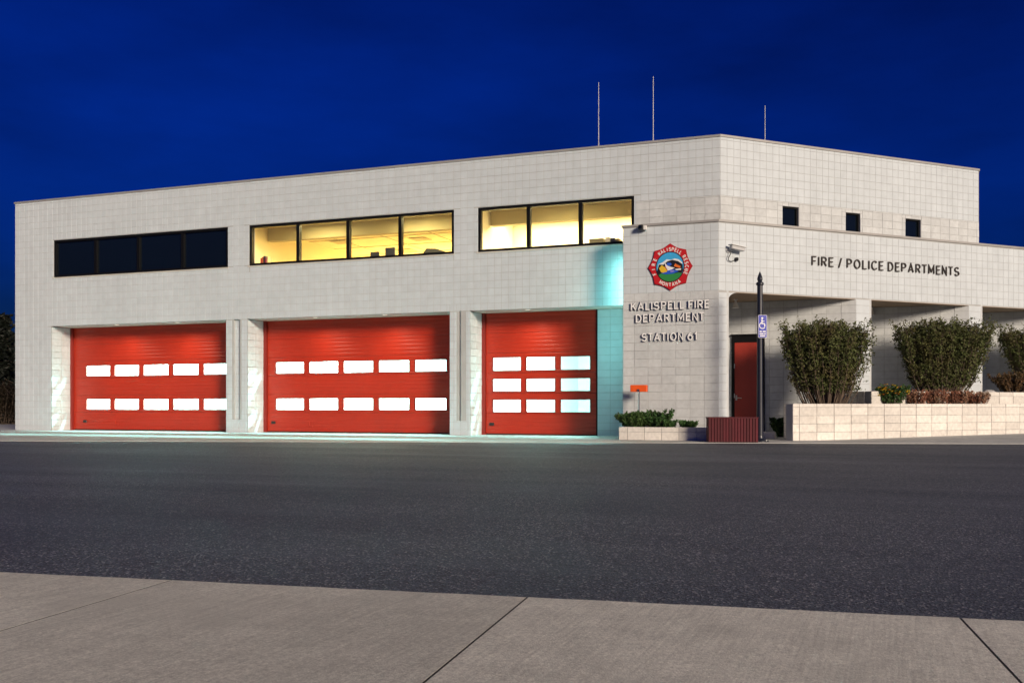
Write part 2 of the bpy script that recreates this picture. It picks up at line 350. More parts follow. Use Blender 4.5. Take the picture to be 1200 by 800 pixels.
def rects(x0, x1, z0, z1, holes):
    xs = sorted({x0, x1} | {v for h in holes for v in h[:2] if x0 < v < x1}); zs = sorted({z0, z1} | {v for h in holes for v in h[2:] if z0 < v < z1})
    for a, b in zip(xs, xs[1:]):
        for c, d in zip(zs, zs[1:]):
            mx_, mz = (a + b) / 2, (c + d) / 2
            if not any(h[0] < mx_ < h[1] and h[2] < mz < h[3] for h in holes): yield a, b, c, d
def backing(name, fr, x0, x1, z0, z1, holes, thick, parent, m=None):
    """wall slab with real openings (mortar bed behind the blocks)"""
    b = MB()
    for a, bb, c, d in rects(x0, x1, z0, z1, holes):
        b.add([(a,0,c),(bb,0,c),(bb,0,d),(a,0,d)], [(0,1,2,3)]); b.add([(a,thick,c),(bb,thick,c),(bb,thick,d),(a,thick,d)], [(3,2,1,0)])
    for h in holes + [None]:
        if h is None: a, bb, c, d = x0, x1, z0, z1
        else: a, bb, c, d = max(h[0], x0), min(h[1], x1), max(h[2], z0), min(h[3], z1)
        q = [(a,c),(bb,c),(bb,d),(a,d)]
        for i in range(4):
            p, r = q[i], q[(i+1) % 4]
            if h is not None and ((p[0] == r[0] and p[0] in (x0, x1)) or (p[1] == r[1] and p[1] in (z0, z1))): continue
            b.add([(p[0],0,p[1]),(r[0],0,r[1]),(r[0],thick,r[1]),(p[0],thick,p[1])], [(0,1,2,3) if h is None else (3,2,1,0)])
    return b.build(name, m or M_MORTAR, parent, fr)
JG, TK = 0.0036, 0.006
def cells(x0, x1, z0, z1, holes, wd, xo=None, ht=TW, zo=Z0, rough=False):
    xo = x0 if xo is None else xo; res = []
    i0 = math.floor((x0 - xo) / wd); k0 = math.floor((z0 - zo) / ht)
    for i in range(i0, math.ceil((x1 - xo) / wd - 1e-6)):
        for k in range(k0, math.ceil((z1 - zo) / ht - 1e-6)):
            a, b, c, d = max(x0, xo + i*wd), min(x1, xo + (i+1)*wd), max(z0, zo + k*ht), min(z1, zo + (k+1)*ht)
            todo = [(a, b, c, d)]
            hs = [h for h in holes if h[0] < b and h[1] > a and h[2] < d and h[3] > c]
            if hs: todo = list(rects(a, b, c, d, hs))
            for (p, q, r, s) in todo:
                if q - p > 0.03 and s - r > 0.03: res.append((p, q, r, s, rough))
    return res
def tile_geo(b, p, q, r, s, rough, tint, y=0.0):
    t = TK + (random.uniform(-0.002, 0.006) if rough else random.uniform(-0.0008, 0.0008)); j = JG; e = 0.003
    vs = [(p+j,y,r+j),(q-j,y,r+j),(q-j,y,s-j),(p+j,y,s-j),(p+j+e,y-t,r+j+e),(q-j-e,y-t,r+j+e),(q-j-e,y-t,s-j-e),(p+j+e,y-t,s-j-e)]
    b.add(vs, [(4,5,6,7),(0,1,5,4),(1,2,6,5),(2,3,7,6),(3,0,4,7)], tint, 1 if rough else 0)
VAR = {}
def tile_object(fr, parent, p, q, r, s, rough, mats):
    key = (round(q-p, 3), round(s-r, 3), rough, random.randrange(8))
    if key not in VAR:
        b = MB(); tile_geo(b, 0, q-p, 0, s-r, rough, random.uniform(-1, 1)); VAR[key] = b.mesh('block', mats)
    o = bpy.data.objects.new('block', VAR[key]); col.objects.link(o); o.parent = parent
    o.matrix_basis = parent_world(parent).inverted() @ fr @ Matrix.Translation((p, 0, r))
WM = [M_BLOCK, M_ROUGH]
def tile_stuff(name, fr, parent, cs, mats=WM):
    b = MB()
    for c in cs: tile_geo(b, *c, random.uniform(-1, 1))
    o = b.build(name, mats, parent, kind='stuff'); o.matrix_basis = parent_world(parent).inverted() @ fr; return o
station_world = parent_world(station)
def sbuild(b, name, m, parent=station, fr=Matrix(), **kw):
    o = b.build(name, m, parent, **kw); o.matrix_basis = parent_world(parent).inverted() @ fr; return o
# monkey: backing with explicit placement
def wall(name, fr, x0, x1, z0, z1, holes, thick, m=None, parent=station):
    o = backing(name, fr, x0, x1, z0, z1, holes, thick, None, m); o.parent = parent; o.matrix_basis = parent_world(parent).inverted() @ fr; return o
FM = Matrix()                                                  # main facade frame: the world itself
main_holes = [W1, W2, W3, O1, O2, O3]
wm = wall('front_wall', FM, XL, XR, -0.05, TOP, main_holes + SLOTS, 0.30)
wd = (XR - XL) / 115
band = (-2.16, 0.0, 5.2, 6.10)
low_hide = (BX0 + 0.02, 0.3, -1, LOWTOP)                       # part of the tall wall behind the low block
cs = cells(XL, XR, -0.03, TOP, main_holes + SLOTS + [low_hide, band], wd) + cells(band[0], 0.0, LOWTOP, band[3], [W3], 0.355, rough=True)
tile_stuff('front_blocks', FM, station, cs)
# slot backs in the piers
for (a, b_, c, d) in SLOTS:
    m = MB(); m.add([(a,.08,c),(b_,.08,c),(b_,.08,d),(a,.08,d)], [(0,1,2,3)]); sbuild(m, 'pier_slot', M_MORTAR)
    tile_stuff('slot_blocks', Matrix.Translation((0, .08, 0)), station, cells(a, b_, c, d, [], 0.2032, a))
# slanted tall face
FS = frame((0, 0, 0), U2)
sq = []
for (xa, xb, ya, yb) in ((917, 936, 236, 262), (991, 1008, 244, 270), (1061, 1079, 252, 277)):
    s0, za = on_s(xa, ya, 0); s1, _ = on_s(xb, ya, 0); _, zb = on_s(xa, yb, 0); sq.append((s0, s1, LOWTOP + 0.06, 5.99))
wall('slanted_wall', FS, 0, TS, 4.0, TOP, sq, 0.30)
tile_stuff('slanted_blocks', FS, station, cells(0, TS, 6.10, TOP, sq, 0.2032) + cells(0, TS, LOWTOP, 6.10, sq, 0.355, rough=True))
for h in sq:
    m = MB(); t = 0.035
    m.box((h[0], .05, h[2]), (h[0]+t, .13, h[3])); m.box((h[1]-t, .05, h[2]), (h[1], .13, h[3])); m.box((h[0]+t, .05, h[3]-t), (h[1]-t, .13, h[3])); m.box((h[0]+t, .05, h[2]), (h[1]-t, .13, h[2]+t))
    wf = sbuild(m, 'small_window', M_FRAME, fr=FS)
    m = MB(); m.box((h[0]+t, .09, h[2]+t), (h[1]-t, .10, h[3]-t)); g = sbuild(m, 'pane', M_DARKGL, wf, FS)
# other tall walls and roof
pe = U2 * TS
m = MB(); pl = [(XL+.02, .28), (-.12, .28), (pe.x-.02, pe.y+.22), (pe.x-.02, BACK-.05), (XL+.02, BACK-.05)]
m.prism(pl, TOP - 0.45, TOP - 0.40); sbuild(m, 'roof', M_ROOF)
wall('left_side_wall', frame((XL, BACK, 0), (0, -1, 0)), 0, BACK - 0.31, -0.05, TOP, [], 0.3, M_BLOCK)
wall('right_side_wall', frame((pe.x, pe.y, 0), (0, 1, 0)), 0.32, BACK - pe.y - .32, -0.05, TOP, [], 0.3, M_BLOCK)
wall('rear_wall', frame((pe.x, BACK, 0), (-1, 0, 0)), 0, pe.x - XL, -0.05, TOP, [], 0.3, M_BLOCK)
def coping(pts, z, h, over, depth, name='coping'):
    """metal cap following a plan polyline; outward is to the right-hand normal (u.y, -u.x)"""
    P = [Vector((p[0], p[1], 0)) for p in pts]; o_, i_ = [], []
    for i, p in enumerate(P):
        us = []
        if i > 0: us.append((P[i]-P[i-1]).normalized())
        if i < len(P)-1: us.append((P[i+1]-P[i]).normalized())
        ns = [Vector((u.y, -u.x, 0)) for u in us]; nn_ = sum(ns, Vector()); nn_.normalize(); k = 1 / max(0.3, nn_.dot(ns[0]))
        o_.append(p + nn_ * over * k); i_.append(p - nn_ * depth * k)
    b = MB(); n = len(P); vs = []
    for q, zz in ((o_, z), (o_, z+h), (i_, z+h), (i_, z)): vs += [(v.x, v.y, zz) for v in q]
    fs = []
    for k in range(4):
        kk = (k+1) % 4
        for i in range(n-1): fs.append((k*n+i, k*n+i+1, kk*n+i+1, kk*n+i))
    fs += [(0, n, 2*n, 3*n), (4*n-1, 3*n-1, 2*n-1, n-1)]
    b.add(vs, fs); return sbuild(b, name, M_COPING)
coping([(XL, BACK), (XL, 0), (0, 0), (pe.x, pe.y), (pe.x, BACK)], TOP, 0.055, 0.028, 0.36)
# projecting low block and porch wing
c0 = Vector((BX1, -D1F, 0)); S0 = c0.dot(U2); SEND = 12.6
FB = frame((0, -D1F, 0), (1, 0, 0)); FW = frame(tuple(N2 * D2F), U2)        # local x = distance along the slanted face
COLS = [(S0, S0 + 0.24), (3.655, 4.115), (7.665, 8.12), (11.68, 12.15)]
SPLIT = 3.61
front_id = []
wall('block_front', FB, BX0, BX1, -0.05, LOWTOP, [], 0.25)
front_id = [(FB, c) for c in cells(BX0, BX1, SPLIT, LOWTOP, [], 0.1968, zo=SPLIT - TW*0) ] + [(FB, c) for c in cells(BX0, BX1, -0.03, SPLIT, [], 0.345, xo=BX1 - 0.345*7, zo=SPLIT - TW*18, rough=True)]
wall('block_side', frame((BX0, RD + 0.05, 0), (0, -1, 0)), 0, RD + D1F + .04, -0.05, LOWTOP, [], 0.25, M_BLOCK)
wall('wing_fascia', FW, S0, SEND, SOF, LOWTOP, [], 0.28)
fas = cells(S0, SEND, SOF, LOWTOP, [], 0.2045, zo=SPLIT)
near = sorted(fas, key=lambda c: c[0]); room = max(0, 300 - len(front_id))
ids = front_id + [(FW, c) for c in near[:room]]
for fr_, c in ids: tile_object(fr_, station, *c, WM)
tile_stuff('fascia_blocks', FW, station, near[room:])
coping([(BX0, 0.0), (BX0, -D1F), (BX1, -D1F)] + [tuple((N2 * D2F + U2 * SEND)[:2])], LOWTOP, 0.055, 0.03, 0.3)
# low roof and porch ceiling
eN = N2 * D2F + U2 * SEND
m = MB(); m.prism([(BX0+.05, .01), (BX0+.05, -D1F+.05), (BX1-.04, -D1F+.05), (eN.x-.05, eN.y+.02), (eN.x-.05, eN.y+3), (eN.x-6, eN.y+3), (.02, .02)], LOWTOP - 0.25, LOWTOP - 0.2); sbuild(m, 'low_roof', M_ROOF)
iN = N2 * (D2F - 0.27)
m = MB(); a0 = iN + U2 * (S0 + .1); a1 = iN + U2 * SEND
m.add([(a0.x, a0.y, SOF+.03), (a1.x, a1.y, SOF+.03), (a1.x-7, a1.y+2, SOF+.03), (a0.x-3.5, a0.y+6, SOF+.03)], [(3, 2, 1, 0)])
sbuild(m, 'porch_ceiling', M_SOFFIT)
m = MB(); f0 = U2*0; m.box((S0+0.30, 0.002, SOF-0.012), (SEND, 0.278, SOF-0.001)); sbuild(m, 'fascia_soffit', M_SOFFIT, fr=FW)
# columns and saw-tooth back walls
def plan(s): p = N2 * D2F + U2 * s; return p
for ci, (a, b_) in enumerate(COLS):
    if ci == 0:
        wall('porch_column', FW, a, b_, -0.05, SOF, [], 0.3, M_MORTAR); tile_stuff('column_blocks', FW, station, cells(a, b_, -0.03, SOF-0.02, [], 0.345, rough=False))
        r = 0.30; arc = [(b_ + r - r*math.cos(t*math.pi/16), SOF - 0.0 - r + r*math.sin(t*math.pi/16)) for t in range(9)]     # rounded haunch
        m = MB(); m.plate([(b_, SOF - 0.013)] + [(x, z - 0.013) for x, z in arc], 0.0, 0.3); sbuild(m, 'haunch', M_BLOCK, fr=FW)
    else:
        wall('porch_column', FW, a, b_, -0.05, SOF - 0.012, [], 0.3, M_MORTAR); tile_stuff('column_blocks', FW, station, cells(a, b_, -0.03, SOF, [], 0.46, rough=False))
bays = []
for k in range(3):
    A = plan(COLS[k][1]); B = plan(COLS[k+1][0])                # opening between two columns
    Y = B.y + 0.0; dx = (Y - A.y) * 0.507
    xl = A.x - dx; bays.append((xl, B.x, Y))
    fr_ = frame((0, Y, 0), (1, 0, 0))
    wall('porch_wall', fr_, xl, B.x, -0.05, SOF + .03, [], 0.22)
    dr = []
    if k == 0:
        dl = on_y(857.5, 400, Y).x; drr = on_y(896, 400, Y).x; DTOP = on_y(876, 393.5, Y).z
        dr = [(dl, drr, -1, DTOP)]; DOOR = (dl, drr, DTOP, Y)
    tile_stuff('porch_blocks', fr_, station, cells(xl, B.x, -0.03, SOF + .02, dr, 0.362, xo=B.x - 0.362*20, rough=True))
    u = Vector((xl - A.x, Y - A.y, 0)); wall('porch_return', frame((xl, Y, 0), -u), 0, u.length, -0.05, SOF + .03, [], 0.05, M_ROUGH)
    q = N2*(D2F-.3)
# window strips
def strip(W, npan, glassm, room):
    a, b_, c, d = W; t = 0.075
    m = MB(); y0, y1 = 0.02, 0.16
    m.box((a, y0, d - t), (b_, y1, d)); m.box((a, y0, c), (b_, y1, c + t)); m.box((a, y0, c + t), (a + t, y1, d - t)); m.box((b_ - t, y0, c + t), (b_, y1, d - t))
    fo = sbuild(m, 'window', M_FRAME)
    for i in range(1, npan):
        x = a + (b_ - a) * i / npan; m = MB(); m.box((x - .05, y0 + .005, c + t), (x + .05, y1, d - t)); sbuild(m, 'mullion', M_FRAME, fo)
    for i in range(npan):
        xa = a + (b_ - a) * i / npan + (t if i == 0 else .05); xb = a + (b_ - a) * (i + 1) / npan - (t if i == npan - 1 else .05)
        m = MB(); m.box((xa, .085, c + t), (xb, .093, d - t)); sbuild(m, 'pane', glassm, fo)
    m = MB(); m.box((a - .03, -.03, c - .035), (b_ + .03, .02, c - 0.001)); sbuild(m, 'sill', M_LINTEL, fo)
    return fo
strip(W1, 4, M_DARKGL, None); strip(W2, 4, M_GLASS, 1); strip(W3, 3, M_GLASS, 1)
# ------------------------------------------------------------------ rooms behind the lit windows
def roombox(name, x0, x1, y0, y1, z0, z1, mw_, mf, mc, skip_front=True):
    m = MB()
    m.add([(x0,y1,z0),(x1,y1,z0),(x1,y1,z1),(x0,y1,z1)], [(0,1,2,3)], 0, 0)
    m.add([(x0,y0,z0),(x0,y1,z0),(x0,y1,z1),(x0,y0,z1)], [(0,1,2,3)], 0, 0); m.add([(x1,y0,z0),(x1,y1,z0),(x1,y1,z1),(x1,y0,z1)], [(3,2,1,0)], 0, 0)
    m.add([(x0,y0,z0),(x1,y0,z0),(x1,y1,z0),(x0,y1,z0)], [(0,1,2,3)], 0, 1); m.add([(x0,y0,z1),(x1,y0,z1),(x1,y1,z1),(x0,y1,z1)], [(3,2,1,0)], 0, 2)
    return sbuild(m, name, [mw_, mf, mc])
WARM = (1.0, 0.84, 0.38)
def ceiling_panel(x, y, z, lx, ly, power, color, label, group, name='ceiling_light', down=0.06):
    t = empty(name, (x, y, z), label=label, cat='light', group=group)
    m = MB(); m.box((-lx/2-.03, -ly/2-.03, -.05), (lx/2+.03, ly/2+.03, 0)); m.build('housing', M_WHITE, t)
    em = mat('panel_glow_%s' % name, (0.9, 0.9, 0.85), 0.5, emit=color, strength=6.0)
    m = MB(); m.box((-lx/2, -ly/2, -.062), (lx/2, ly/2, -.051)); m.build('diffuser', em, t)
    lightobj('lamp', 'AREA', (x, y, z - .07), power, color, t, shape='RECTANGLE', size=lx, size_y=ly)
    return t
# office behind the four-pane window: deep, only its ceiling shows
roombox('office', -14.5, -7.02, .302, 10.5, 4.3, 6.44, M_ROOM, M_CARPET, M_CEIL)
m = MB(); m.box((-14.42, 1.5, 6.02), (-7.08, 1.75, 6.435)); sbuild(m, 'bulkhead', M_BULK)
m = MB(); m.box((-14.0, 1.76, 6.25), (-7.08, 10.4, 6.30)); sbuild(m, 'dropped_ceiling', M_CEIL)
for x in (-12.9, -11.2, -9.5, -7.9):                           # ceiling grid runners
    m = MB(); m.box((x, 1.80, 6.236), (x + .03, 10.3, 6.249)); sbuild(m, 'ceiling_runner', M_BULK)
for y in (3.2, 4.8, 6.4, 8.0):
    m = MB(); m.box((-14.0, y, 6.235), (-7.1, y + .03, 6.2485)); sbuild(m, 'ceiling_runner', M_BULK)
for (x, y) in ((-13.0, 3.6), (-10.3, 4.0), (-8.2, 5.3), (-11.8, 5.9)):
    m = MB(); m.box((x - .3, y - .3, 6.228), (x + .3, y + .3, 6.2345)); sbuild(m, 'ceiling_vent', M_BULK)
for (x, y) in ((-12.6, 8.3), (-10.4, 8.3), (-8.3, 7.9), (-8.0, 9.4)):
    ceiling_panel(x, y, 6.234, .55, 1.15, 800, WARM, 'flat ceiling light panel over the desks behind the four-pane window', 'office ceiling lights')
ceiling_panel(-12.2, .55, 6.438, 1.1, .22, 120, WARM, 'narrow ceiling light between bulkhead and four-pane window', None)
ceiling_panel(-9.0, .55, 6.438, 1.1, .22, 120, WARM, 'narrow ceiling light above the black chair by the four-pane window', None)
# shallow bright room behind the three-pane window
roombox('dispatch_room', -6.85, -1.75, .302, 3.4, 4.3, 6.44, M_ROOMW, M_CARPET, M_ROOM)
m = MB(); m.box((-6.80, 1.45, 6.02), (-1.80, 1.7, 6.435)); sbuild(m, 'bulkhead', M_BULK)
for x in (-5.8, -4.4, -3.0):
    ceiling_panel(x, 2.45, 6.43, .9, .5, 120, (1.0, 0.84, 0.45), 'bright ceiling light behind the three-pane window', 'ceiling lights behind the three-pane window')
ceiling_panel(-4.4, .55, 6.438, 1.4, .22, 30, WARM, 'narrow ceiling light between bulkhead and three-pane window', None)
# things on the desks and sill
def desk_monitor(px0, px1, py0, Y, label):
    a = on_y(px0, py0, Y); b_ = on_y(px1, py0, Y); zt = a.z
    t = empty('monitor', ((a.x+b_.x)/2, Y, 4.93), label=label, cat='monitor'); hw = (b_.x - a.x)/2; h = zt - 4.93
    m = MB(); m.chbox((-hw, -.02, .1), (hw, .03, h), .012); m.build('screen_case', M_BLACK, t)
    m = MB(); m.box((-.03, .0, .012), (.03, .035, .12)); m.build('stand', M_BLACK, t)
    m = MB(); m.lathe([(.12, 0), (.12, .012), (.03, .02)], (0, .02, 0), 14); m.build('foot', M_BLACK, t)
    m = MB(); m.box((-hw+.02, .031, .13), (hw-.02, .034, h-.03)); m.build('screen', M_DARKGL, t)
dk = empty('desk', (-9.2, 1.15, 4.3), label='long dark desk under the four-pane window', cat='desk')
m = MB(); m.box((-2.0, -.35, .58), (2.0, .35, .62)); m.build('desk_top', M_CARPET, dk)
for x in (-1.9, 1.86): m = MB(); m.box((x, -.3, 0), (x + .04, .3, .579)); m.build('leg', M_CARPET, dk)
desk_monitor(434, 444.5, 295.5, 1.05, 'small black monitor on the long desk, smallest of the desk screens')
desk_monitor(451.5, 463, 290.5, 1.05, 'tall black monitor on the long desk beside the window mullion')
ch = on_y(486, 294, .85)
ctop = on_y(486, 292.3, 2.0).z - 4.3; cs_ = ctop - 1.14
t = empty('desk_chair', (ch.x, 2.0, 4.3), label='black desk chair back leaning behind the four-pane window', cat='chair')
m = MB(); m.plate([(-.24, .45), (.24, .45), (.50, 1.0 + cs_), (.16, 1.12 + cs_), (-.16, 1.14 + cs_), (-.26, 1.02 + cs_)], -.05, .05); m.build('backrest', M_BLACK, t)
m = MB(); m.chbox((-.25, -.05, .40), (.25, .45, .48), .02); m.build('seat', M_BLACK, t)
m = MB(); m.lathe([(.03, .06), (.03, .40)], (0, .2, 0), 8); m.build('post', M_BLACK, t)
m = MB(); m.lathe([(.28, 0), (.28, .05), (.04, .08)], (0, .2, 0), 10); m.build('base', M_BLACK, t)
p = on_y(520, 297, 1.0)
t = empty('desk_phone', (p.x, 1.05, 4.921), label='low black desk phone near the corner of the four-pane window', cat='phone')
m = MB(); m.chbox((-.14, -.1, 0), (.14, .1, .24), .03); m.build('body', M_BLACK, t); m = MB(); m.chbox((-.16, -.06, .241), (.16, .0, .285), .012); m.build('handset', M_BLACK, t)
cb = [(.45, .07, .03), (.55, .22, .04), (.12, .12, .13), (.40, .05, .06), (.30, .26, .16)]
bx = on_y(299, 305, .55).x
sh = empty('side_cabinet', (-13.75, .62, 4.3), label='low cabinet at the end of the four-pane window with books on it', cat='cabinet')
m = MB(); m.chbox((-.45, -.2, 0), (.45, .2, .75), .01); m.build('carcass', M_BULK, sh); m = MB(); m.box((-.43, -.215, .05), (-.01, -.201, .7)); m.build('door', M_BULK, sh); m = MB(); m.box((.01, -.215, .05), (.43, -.201, .7)); m.build('door', M_BULK, sh)
for i, lab in enumerate(('dark red book standing on the low cabinet', 'orange-backed book standing on the low cabinet', 'black slim book standing on the low cabinet', 'thin crimson book standing on the low cabinet', 'tan book standing at the row end on the low cabinet')):
    m = MB(); hh = .28 + .03 * ((i * 7) % 3); m.box((0, -.1, 0), (.045, .1, hh)); m.box((-.002, -.102, hh*.15), (.047, -.1, hh*.2))
    o = m.build('book', mat('book_cover_%d' % i, [(.35,.03,.02), (.55,.13,.03), (.02,.02,.02), (.30,.02,.05), (.45,.32,.18)][i], .6), label=lab, cat='book')
    o.location = (-13.98 + i * .055, .58, 5.051)
for (pa, pb, pt, lab, mc) in ((692, 709, 281, 'olive box file on the shelf behind the three-pane window', (.20,.17,.08)), (711, 716, 279, 'narrow pale box on the shelf behind the three-pane window', (.6,.55,.4)), (717, 722, 280, 'black binder on the shelf behind the three-pane window', (.02,.02,.02)), (723, 727, 280.5, 'tan binder on the shelf behind the three-pane window', (.35,.28,.15))):
    a = on_y(pa, pt, .8); b_ = on_y(pb, pt, .8)
    m = MB(); m.chbox((-(b_.x-a.x)/2, -.15, 0), ((b_.x-a.x)/2, .15, a.z - 5.03), .008); m.box((-(b_.x-a.x)/2+.02, -.153, .1), ((b_.x-a.x)/2-.02, -.1501, .16))
    o = m.build('binder', mat('file_' + lab[:12], mc, .7), label=lab, cat='binder'); o.location = ((a.x+b_.x)/2, .8, 5.03)
sh = empty('shelf', (-2.9, .8, 5.03), label='narrow wall shelf just above the sill behind the three-pane window', cat='shelf')
m = MB(); m.box((-1.05, -.2, -.04), (1.05, .2, -.001)); m.build('board', M_BULK, sh)
for x in (-.95, .91): m = MB(); m.box((x, -.16, -.73), (x+.04, .16, -.041)); m.build('leg', M_BULK, sh)
# ------------------------------------------------------------------ apparatus bays
BAYC = (0.42, 1.0, 0.95)
def soffit(O):
    m = MB(); m.box((O[0]+.001, .302, HEAD), (O[1]+.6, RD + .30, HEAD + .06)); sbuild(m, 'door_soffit', M_LINTEL)
    m = MB(); m.box((O[0]+.001, -.008, HEAD+.001), (O[1], .3015, HEAD + .004)); sbuild(m, 'lintel_plate', M_LINTEL)
def jamb(x, rough=True, dirn=1):
    fr_ = frame((x, 0, 0), (0, 1, 0)) if dirn > 0 else frame((x, RD, 0), (0, -1, 0))
    wall('jamb', fr_, 0.0005 if dirn > 0 else 0, RD if dirn > 0 else RD - .0005, -0.05, HEAD - .001, [], 0.28, M_MORTAR)
    tile_stuff('jamb_blocks', fr_, station, cells(0.01, RD - .005, -0.03, HEAD - .002, [], 0.405, rough=True))
for O in (O1, O2, O3): soffit(O); jamb(O[0])
for xx in (O1[1], O2[1]): jamb(xx, dirn=-1)
def bay_door(O, xr, wins, rows_, name_label, dspan):
    x0, x1 = O[0] + .004, xr; y = RD
    SECT = HEAD / 6.0
    dr = empty('bay_door', ((x0+x1)/2, y, 0)); part(dr, station)
    tag(dr, label=name_label)
    def put(b, name, m, par=dr): return sbuild(b, name, m, par)
    m = MB(); m.box((x0, y-.03, 0.023), (x0+.10, y+.08, HEAD-.001)); put(m, 'guide_rail', M_REDD)
    m = MB(); m.box((x0, y+.08, 0.023), (x0+.16, y+.10, HEAD-.001)); put(m, 'seal', M_RUBBER)
    m = MB(); m.box((x0+.17, y+.05, 0.0225), (x1-.01, y+.09, 0.055)); put(m, 'bottom_seal', M_RUBBER)
    def ribs(m, a, b_, za, zb, nr):
        """horizontal ribbed skin between za and zb"""
        hz = (zb - za) / nr; prof = []
        for i in range(nr):
            zz = za + i * hz; prof += [(y + .050, zz), (y + .0445, zz + hz*.12), (y + .0445, zz + hz*.80), (y + .050, zz + hz*.92)]
        prof.append((y + .050, zb))
        vs = [(a, p_, q_) for p_, q_ in prof] + [(b_, p_, q_) for p_, q_ in prof]; n = len(prof)
        m.add(vs, [(i, n+i, n+i+1, i+1) for i in range(n-1)])
        m.add([(a, y+.05, za), (b_, y+.05, za), (b_, y+.09, za), (a, y+.09, za)], [(3,2,1,0)]); m.add([(a, y+.05, zb), (b_, y+.05, zb), (b_, y+.09, zb), (a, y+.09, zb)], [(0,1,2,3)])
        m.add([(a, y+.09, za), (b_, y+.09, za), (b_, y+.09, zb), (a, y+.09, zb)], [(3,2,1,0)])
        for xx, fl in ((a, 1), (b_, 0)):
            m.add([(xx, y+.041, za+.001), (xx, y+.09, za+.001), (xx, y+.09, zb-.001), (xx, y+.041, zb-.001)], [(0,1,2,3) if fl else (3,2,1,0)])
    for k in range(6):
        za, zb = 0.056 + k * SECT * .984, 0.056 + (k + 1) * SECT * .984 - .006
        m = MB()
        if k in rows_:
            wz0, wz1 = rows_[k]
            ribs(m, x0+.11, x1, za, wz0, 1); ribs(m, x0+.11, x1, wz1, zb, 1)
            xs_ = [x0+.11] + [v for w_ in wins for v in w_] + [x1]
            for i in range(0, len(xs_), 2): 
                if xs_[i+1] > xs_[i]: ribs(m, xs_[i], xs_[i+1], wz0, wz1, 3)
            s_ = put(m, 'door_section', M_RED)
            for (wa, wb) in wins:
                g = MB(); g.box((wa, y+.066, wz0), (wb, y+.07, wz1)); put(g, 'pane', M_GLASSB, s_)
                g = MB(); t = .016
                g.box((wa-t, y+.028, wz1-.004), (wb+t, y+.039, wz1+t)); g.box((wa-t, y+.028, wz0-t), (wb+t, y+.039, wz0+.004))
                g.box((wa-t, y+.028, wz0+.004), (wa+.004, y+.039, wz1-.004)); g.box((wb-.004, y+.028, wz0+.004), (wb+t, y+.039, wz1-.004)); put(g, 'window_frame', M_REDD, s_)
        else:
            ribs(m, x0+.11, x1, za, zb, 5); put(m, 'door_section', M_RED)
    m = MB(); xs_ = [x0+.11] + [v for w_ in wins for v in w_] + [x1]
    for k in range(7):
        zc = 0.053 + k * SECT * .984; m.box((x0+.11, y+.0905, max(.03, zc-.03)), (x1, y+.105, zc+.03))
    put(m, 'joint_seal', M_RUBBER)
    hx = on_y(dspan, 497, RD).x
    m = MB(); m.chbox((hx-.07, y+.0, .28), (hx+.07, y+.038, .36), .01); put(m, 'lock_plate', M_BLACK)
    if len(wins) > 4:
        hx = hx + 1.35; m = MB(); m.box((hx-.10, y+.012, .20), (hx+.05, y+.039, .235)); m.box((hx-.1, y+.012, .236), (hx-.07, y+.039, .34)); put(m, 'lift_handle', M_RED)
    return dr
def winx(list_, Y=RD + .06): return [(on_y(a, 430, Y).x, on_y(b_, 430, Y).x) for a, b_ in list_]
w1 = winx([(102, 131)]); w2 = winx([(324, 357.5), (363, 397), (404, 438.5), (445, 480.5), (487, 522)])
step = (w2[4][0] - w2[0][0]) / 4; ww = sum(b_ - a for a, b_ in w2) / 5
w2 = [(w2[0][0] + i*step, w2[0][0] + i*step + ww) for i in range(5)]
d1o = winx([(102, 103)])[0][0]
w1 = [(d1o + i*step, d1o + i*step + ww) for i in range(5)]
w3 = winx([(578, 611), (617, 651), (657.5, 691)]); st3 = (w3[2][0] - w3[0][0]) / 2; w3w = sum(b_ - a for a, b_ in w3) / 3
w3 = [(w3[0][0] + i*st3, w3[0][0] + i*st3 + w3w) for i in range(3)]
rz = {1: (.715, 1.05), 3: (1.825, 2.16)}
DR3 = on_y(699, 430, RD).x
bay_door(O1, O1[1] + .0, w1, rz, 'wide red bay door nearest the dark window strip, right windows tucked behind the pier', 99)
bay_door(O2, O2[1] + .0, w2, rz, 'wide red bay door between the two slotted piers with ten lit windows', 320)
bay_door(O3, DR3, w3, {1: (.66, 1.00), 2: (1.24, 1.58), 3: (1.82, 2.18)}, 'narrower red bay door with three rows of three lit windows', 576)
# wall to the right of the narrow door, set back with the doors
FR3 = frame((0, RD, 0), (1, 0, 0))
wall('recess_wall', FR3, DR3 + .02, BX0 - .004, -0.05, HEAD - .002, [], 0.25); tile_stuff('recess_blocks', FR3, station, cells(DR3 + .03, BX0 - .006, -0.03, HEAD - .003, [], 0.355, rough=False))
m = MB(); m.box((DR3 - .005, RD-.005, .023), (DR3 + .028, RD + .09, HEAD-.004)); sbuild(m, 'door_jamb_trim', M_FRAME)
def bay_room(x0, x1):
    roombox('apparatus_bay', x0, x1, RD + .31, 11.0, 0.0225, 4.2, M_BAY, M_BAYF, M_BAY)
    m = MB(); m.box((x0, RD+.305, HEAD - .0), (x1, RD+.33, 4.2)); sbuild(m, 'bay_header', M_BAY)
    m = MB()
bay_room(-22.3, -14.6); bay_room(-14.55, -7.15); bay_room(-7.1, -2.9)
